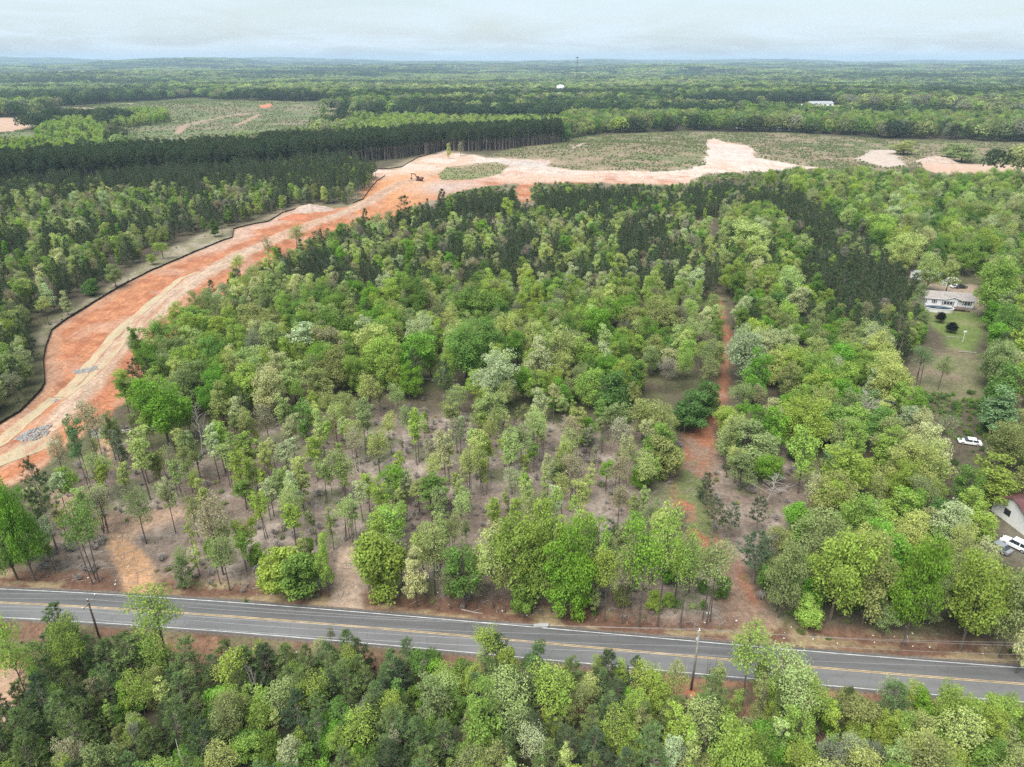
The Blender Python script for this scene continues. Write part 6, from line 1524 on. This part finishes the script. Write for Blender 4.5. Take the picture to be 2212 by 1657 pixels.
# house with the maroon roof at the picture's edge
C0 = Vector((*G(2216, 1160), 0)); s = thing('house', 'white house with maroon roof beyond the parked cars', 'house', (C0.x, C0.y, hz(C0.x, C0.y)), math.radians(8))
w = MB(); w.box((5.0, 4.2, 1.6), (10, 8.4, 3.4))
for x in (0, 10.0): w.face([(x, 0, 3.3), (x, 8.4, 3.3), (x, 4.2, 5.2)])
w.build('wall', M['white_paint'], s)
r = MB(); r.prism([(-0.5, -0.5, 3.05), (-0.5, 4.2, 5.25), (-0.5, 4.2, 5.4), (-0.5, -0.5, 3.2)], (11, 0, 0)); r.prism([(-0.5, 4.2, 5.25), (-0.5, 8.9, 3.05), (-0.5, 8.9, 3.2), (-0.5, 4.2, 5.4)], (11, 0, 0)); r.build('roof', M['maroon_roof'], s)
MB().box((-0.03, 5.0, 1.9), (0.06, 1.4, 1.2)).build('window', M['glass'], s); MB().box((2.5, -0.03, 1.9), (1.3, 0.06, 1.2)).build('window', M['glass'], s); MB().box((5.5, -0.03, 1.2), (1.0, 0.06, 2.1)).build('door', M['shutter'], s)

# ------------------------------------------------------------------ far landmarks
def far_building(px, py, L, W, H, rz, label, mat=None, roofm=None):
    X, Y = G(px, py); s = thing('building', label, 'building', (X, Y, hz(X, Y)), rz, 'far pale buildings')
    b = MB(); b.box((0, 0, H / 2), (L, W, H))
    for x in (-L / 2, L / 2): b.face([(x, -W / 2, H), (x, W / 2, H), (x, 0, H + W * 0.16)])
    b.build('wall', mat or M['far_white'], s); r = MB()
    for q in (-1, 1): r.prism([(-L / 2 - 0.3, q * (W / 2 + 0.3), H - 0.02), (-L / 2 - 0.3, 0, H + W * 0.18), (-L / 2 - 0.3, 0, H + W * 0.18 + 0.12), (-L / 2 - 0.3, q * (W / 2 + 0.3), H + 0.1)][::q], (L + 0.6, 0, 0))
    r.build('roof', roofm or M['far_white'], s)
    for i in range(4): MB().box((-L * 0.36 + i * L * 0.24, -W / 2 - 0.04, H * 0.5), (L * 0.1, 0.08, H * 0.4)).build('window', M['glass'], s)
far_building(1634, 276, 15, 8, 3.6, 0.05, 'long white building showing between trunks behind the scrub')
far_building(1686, 281, 20, 8, 3.2, -0.1, 'low white building beside the dark tree row behind the scrub')
far_building(1600, 278, 10, 7, 3.5, 0.2, 'small pale building at the dark end of the tree row')
far_building(1770, 233, 42, 16, 6, 0.1, 'wide grey-roofed building in the far clearing', None, M['metal_grey'])
far_building(1718, 236, 20, 12, 5, -0.2, 'pale building on bare ground in the far clearing')
far_building(1612, 212, 22, 14, 6, 0.1, 'small far white building beyond the dark pines')
def tank():
    Y = 1700.0; X = (1211 - CX) / FPX * proj(0, Y, 26)[2]; z = hz(X, Y)
    e = thing('water_tank', 'white domed water tank rising above the far trees', 'water tank', (X, Y, z)); top = 27.5 - z
    prof = [(0.05, top), (3.5, top - 0.5), (7, top - 1.8), (8.8, top - 4), (9.2, top - 6.5), (8.8, top - 9), (6.5, top - 11.5), (3.2, top - 13)]
    mb = MB(); mb.tube([(0, 0, zz) for r, zz in prof], [r for r, zz in prof], 24); mb.build('bowl', M['far_white'], e, True)
    MB().tube([(0, 0, -1), (0, 0, 3), (0, 0, top - 12.5)], [4.5, 2.6, 2.8], 16).build('column', M['far_white'], e, True)
    MB().tube([(0, 0, top - 0.1), (0, 0, top + 1.2)], 0.5, 8).build('vent_cap', M['metal_grey'], e)
tank()
def mast():
    Y = 2600.0; X = (1246.5 - CX) / FPX * proj(0, Y, 60)[2]; z = hz(X, Y); T = 86 - z
    e = thing('radio_mast', 'thin dark lattice radio mast standing above the skyline', 'radio mast', (X, Y, z))
    for k in range(3):
        a = k * 2.094; MB().tube([(1.5 * math.cos(a), 1.5 * math.sin(a), -1), (0.8 * math.cos(a), 0.8 * math.sin(a), T)], 0.28, 5).build('leg', M['machine_dark'], e)
    mb = MB(); n = 22
    for i in range(n):
        for k in range(3):
            a, b = k * 2.094, (k + 1) * 2.094; r0, r1 = 1.5 - 0.7 * i / n, 1.5 - 0.7 * (i + 1) / n
            mb.tube([(r0 * math.cos(a), r0 * math.sin(a), T * i / n), (r1 * math.cos(b), r1 * math.sin(b), T * (i + 1) / n)], 0.12, 4)
    mb.build('lattice', M['machine_dark'], e)
    mb = MB(); mb.tube([(0, 0, T - 3.2), (0, 0, T - 3.0), (0, 0, T - 0.6), (0, 0, T - 0.4)], [1, 4.2, 4.2, 1], 12); mb.build('antenna_ring', M['machine_dark'], e)
mast()

# ------------------------------------------------------------------ haze: one closed box of even pale air
lo, hi = float(GZ.min()) - 1.0, max(float(GZ.max()) + 24.0, 100.0)
hb = MB().box((0, 0, (lo + hi) / 2), (37000, 37000, hi - lo))
m, n, l = new_mat('haze_air'); out = n.new("ShaderNodeOutputMaterial"); pv = n.new("ShaderNodeVolumePrincipled")
pv.inputs['Color'].default_value = (0.60, 0.81, 1.0, 1); pv.inputs['Density'].default_value = HAZE_DENSITY; pv.inputs['Anisotropy'].default_value = 0.0
l.new(pv.outputs[0], out.inputs['Volume'])
hz_o = hb.build('haze', m); hz_o['kind'] = 'stuff'; tag(hz_o, 'pale blue haze veiling the far woods and hills', 'haze')
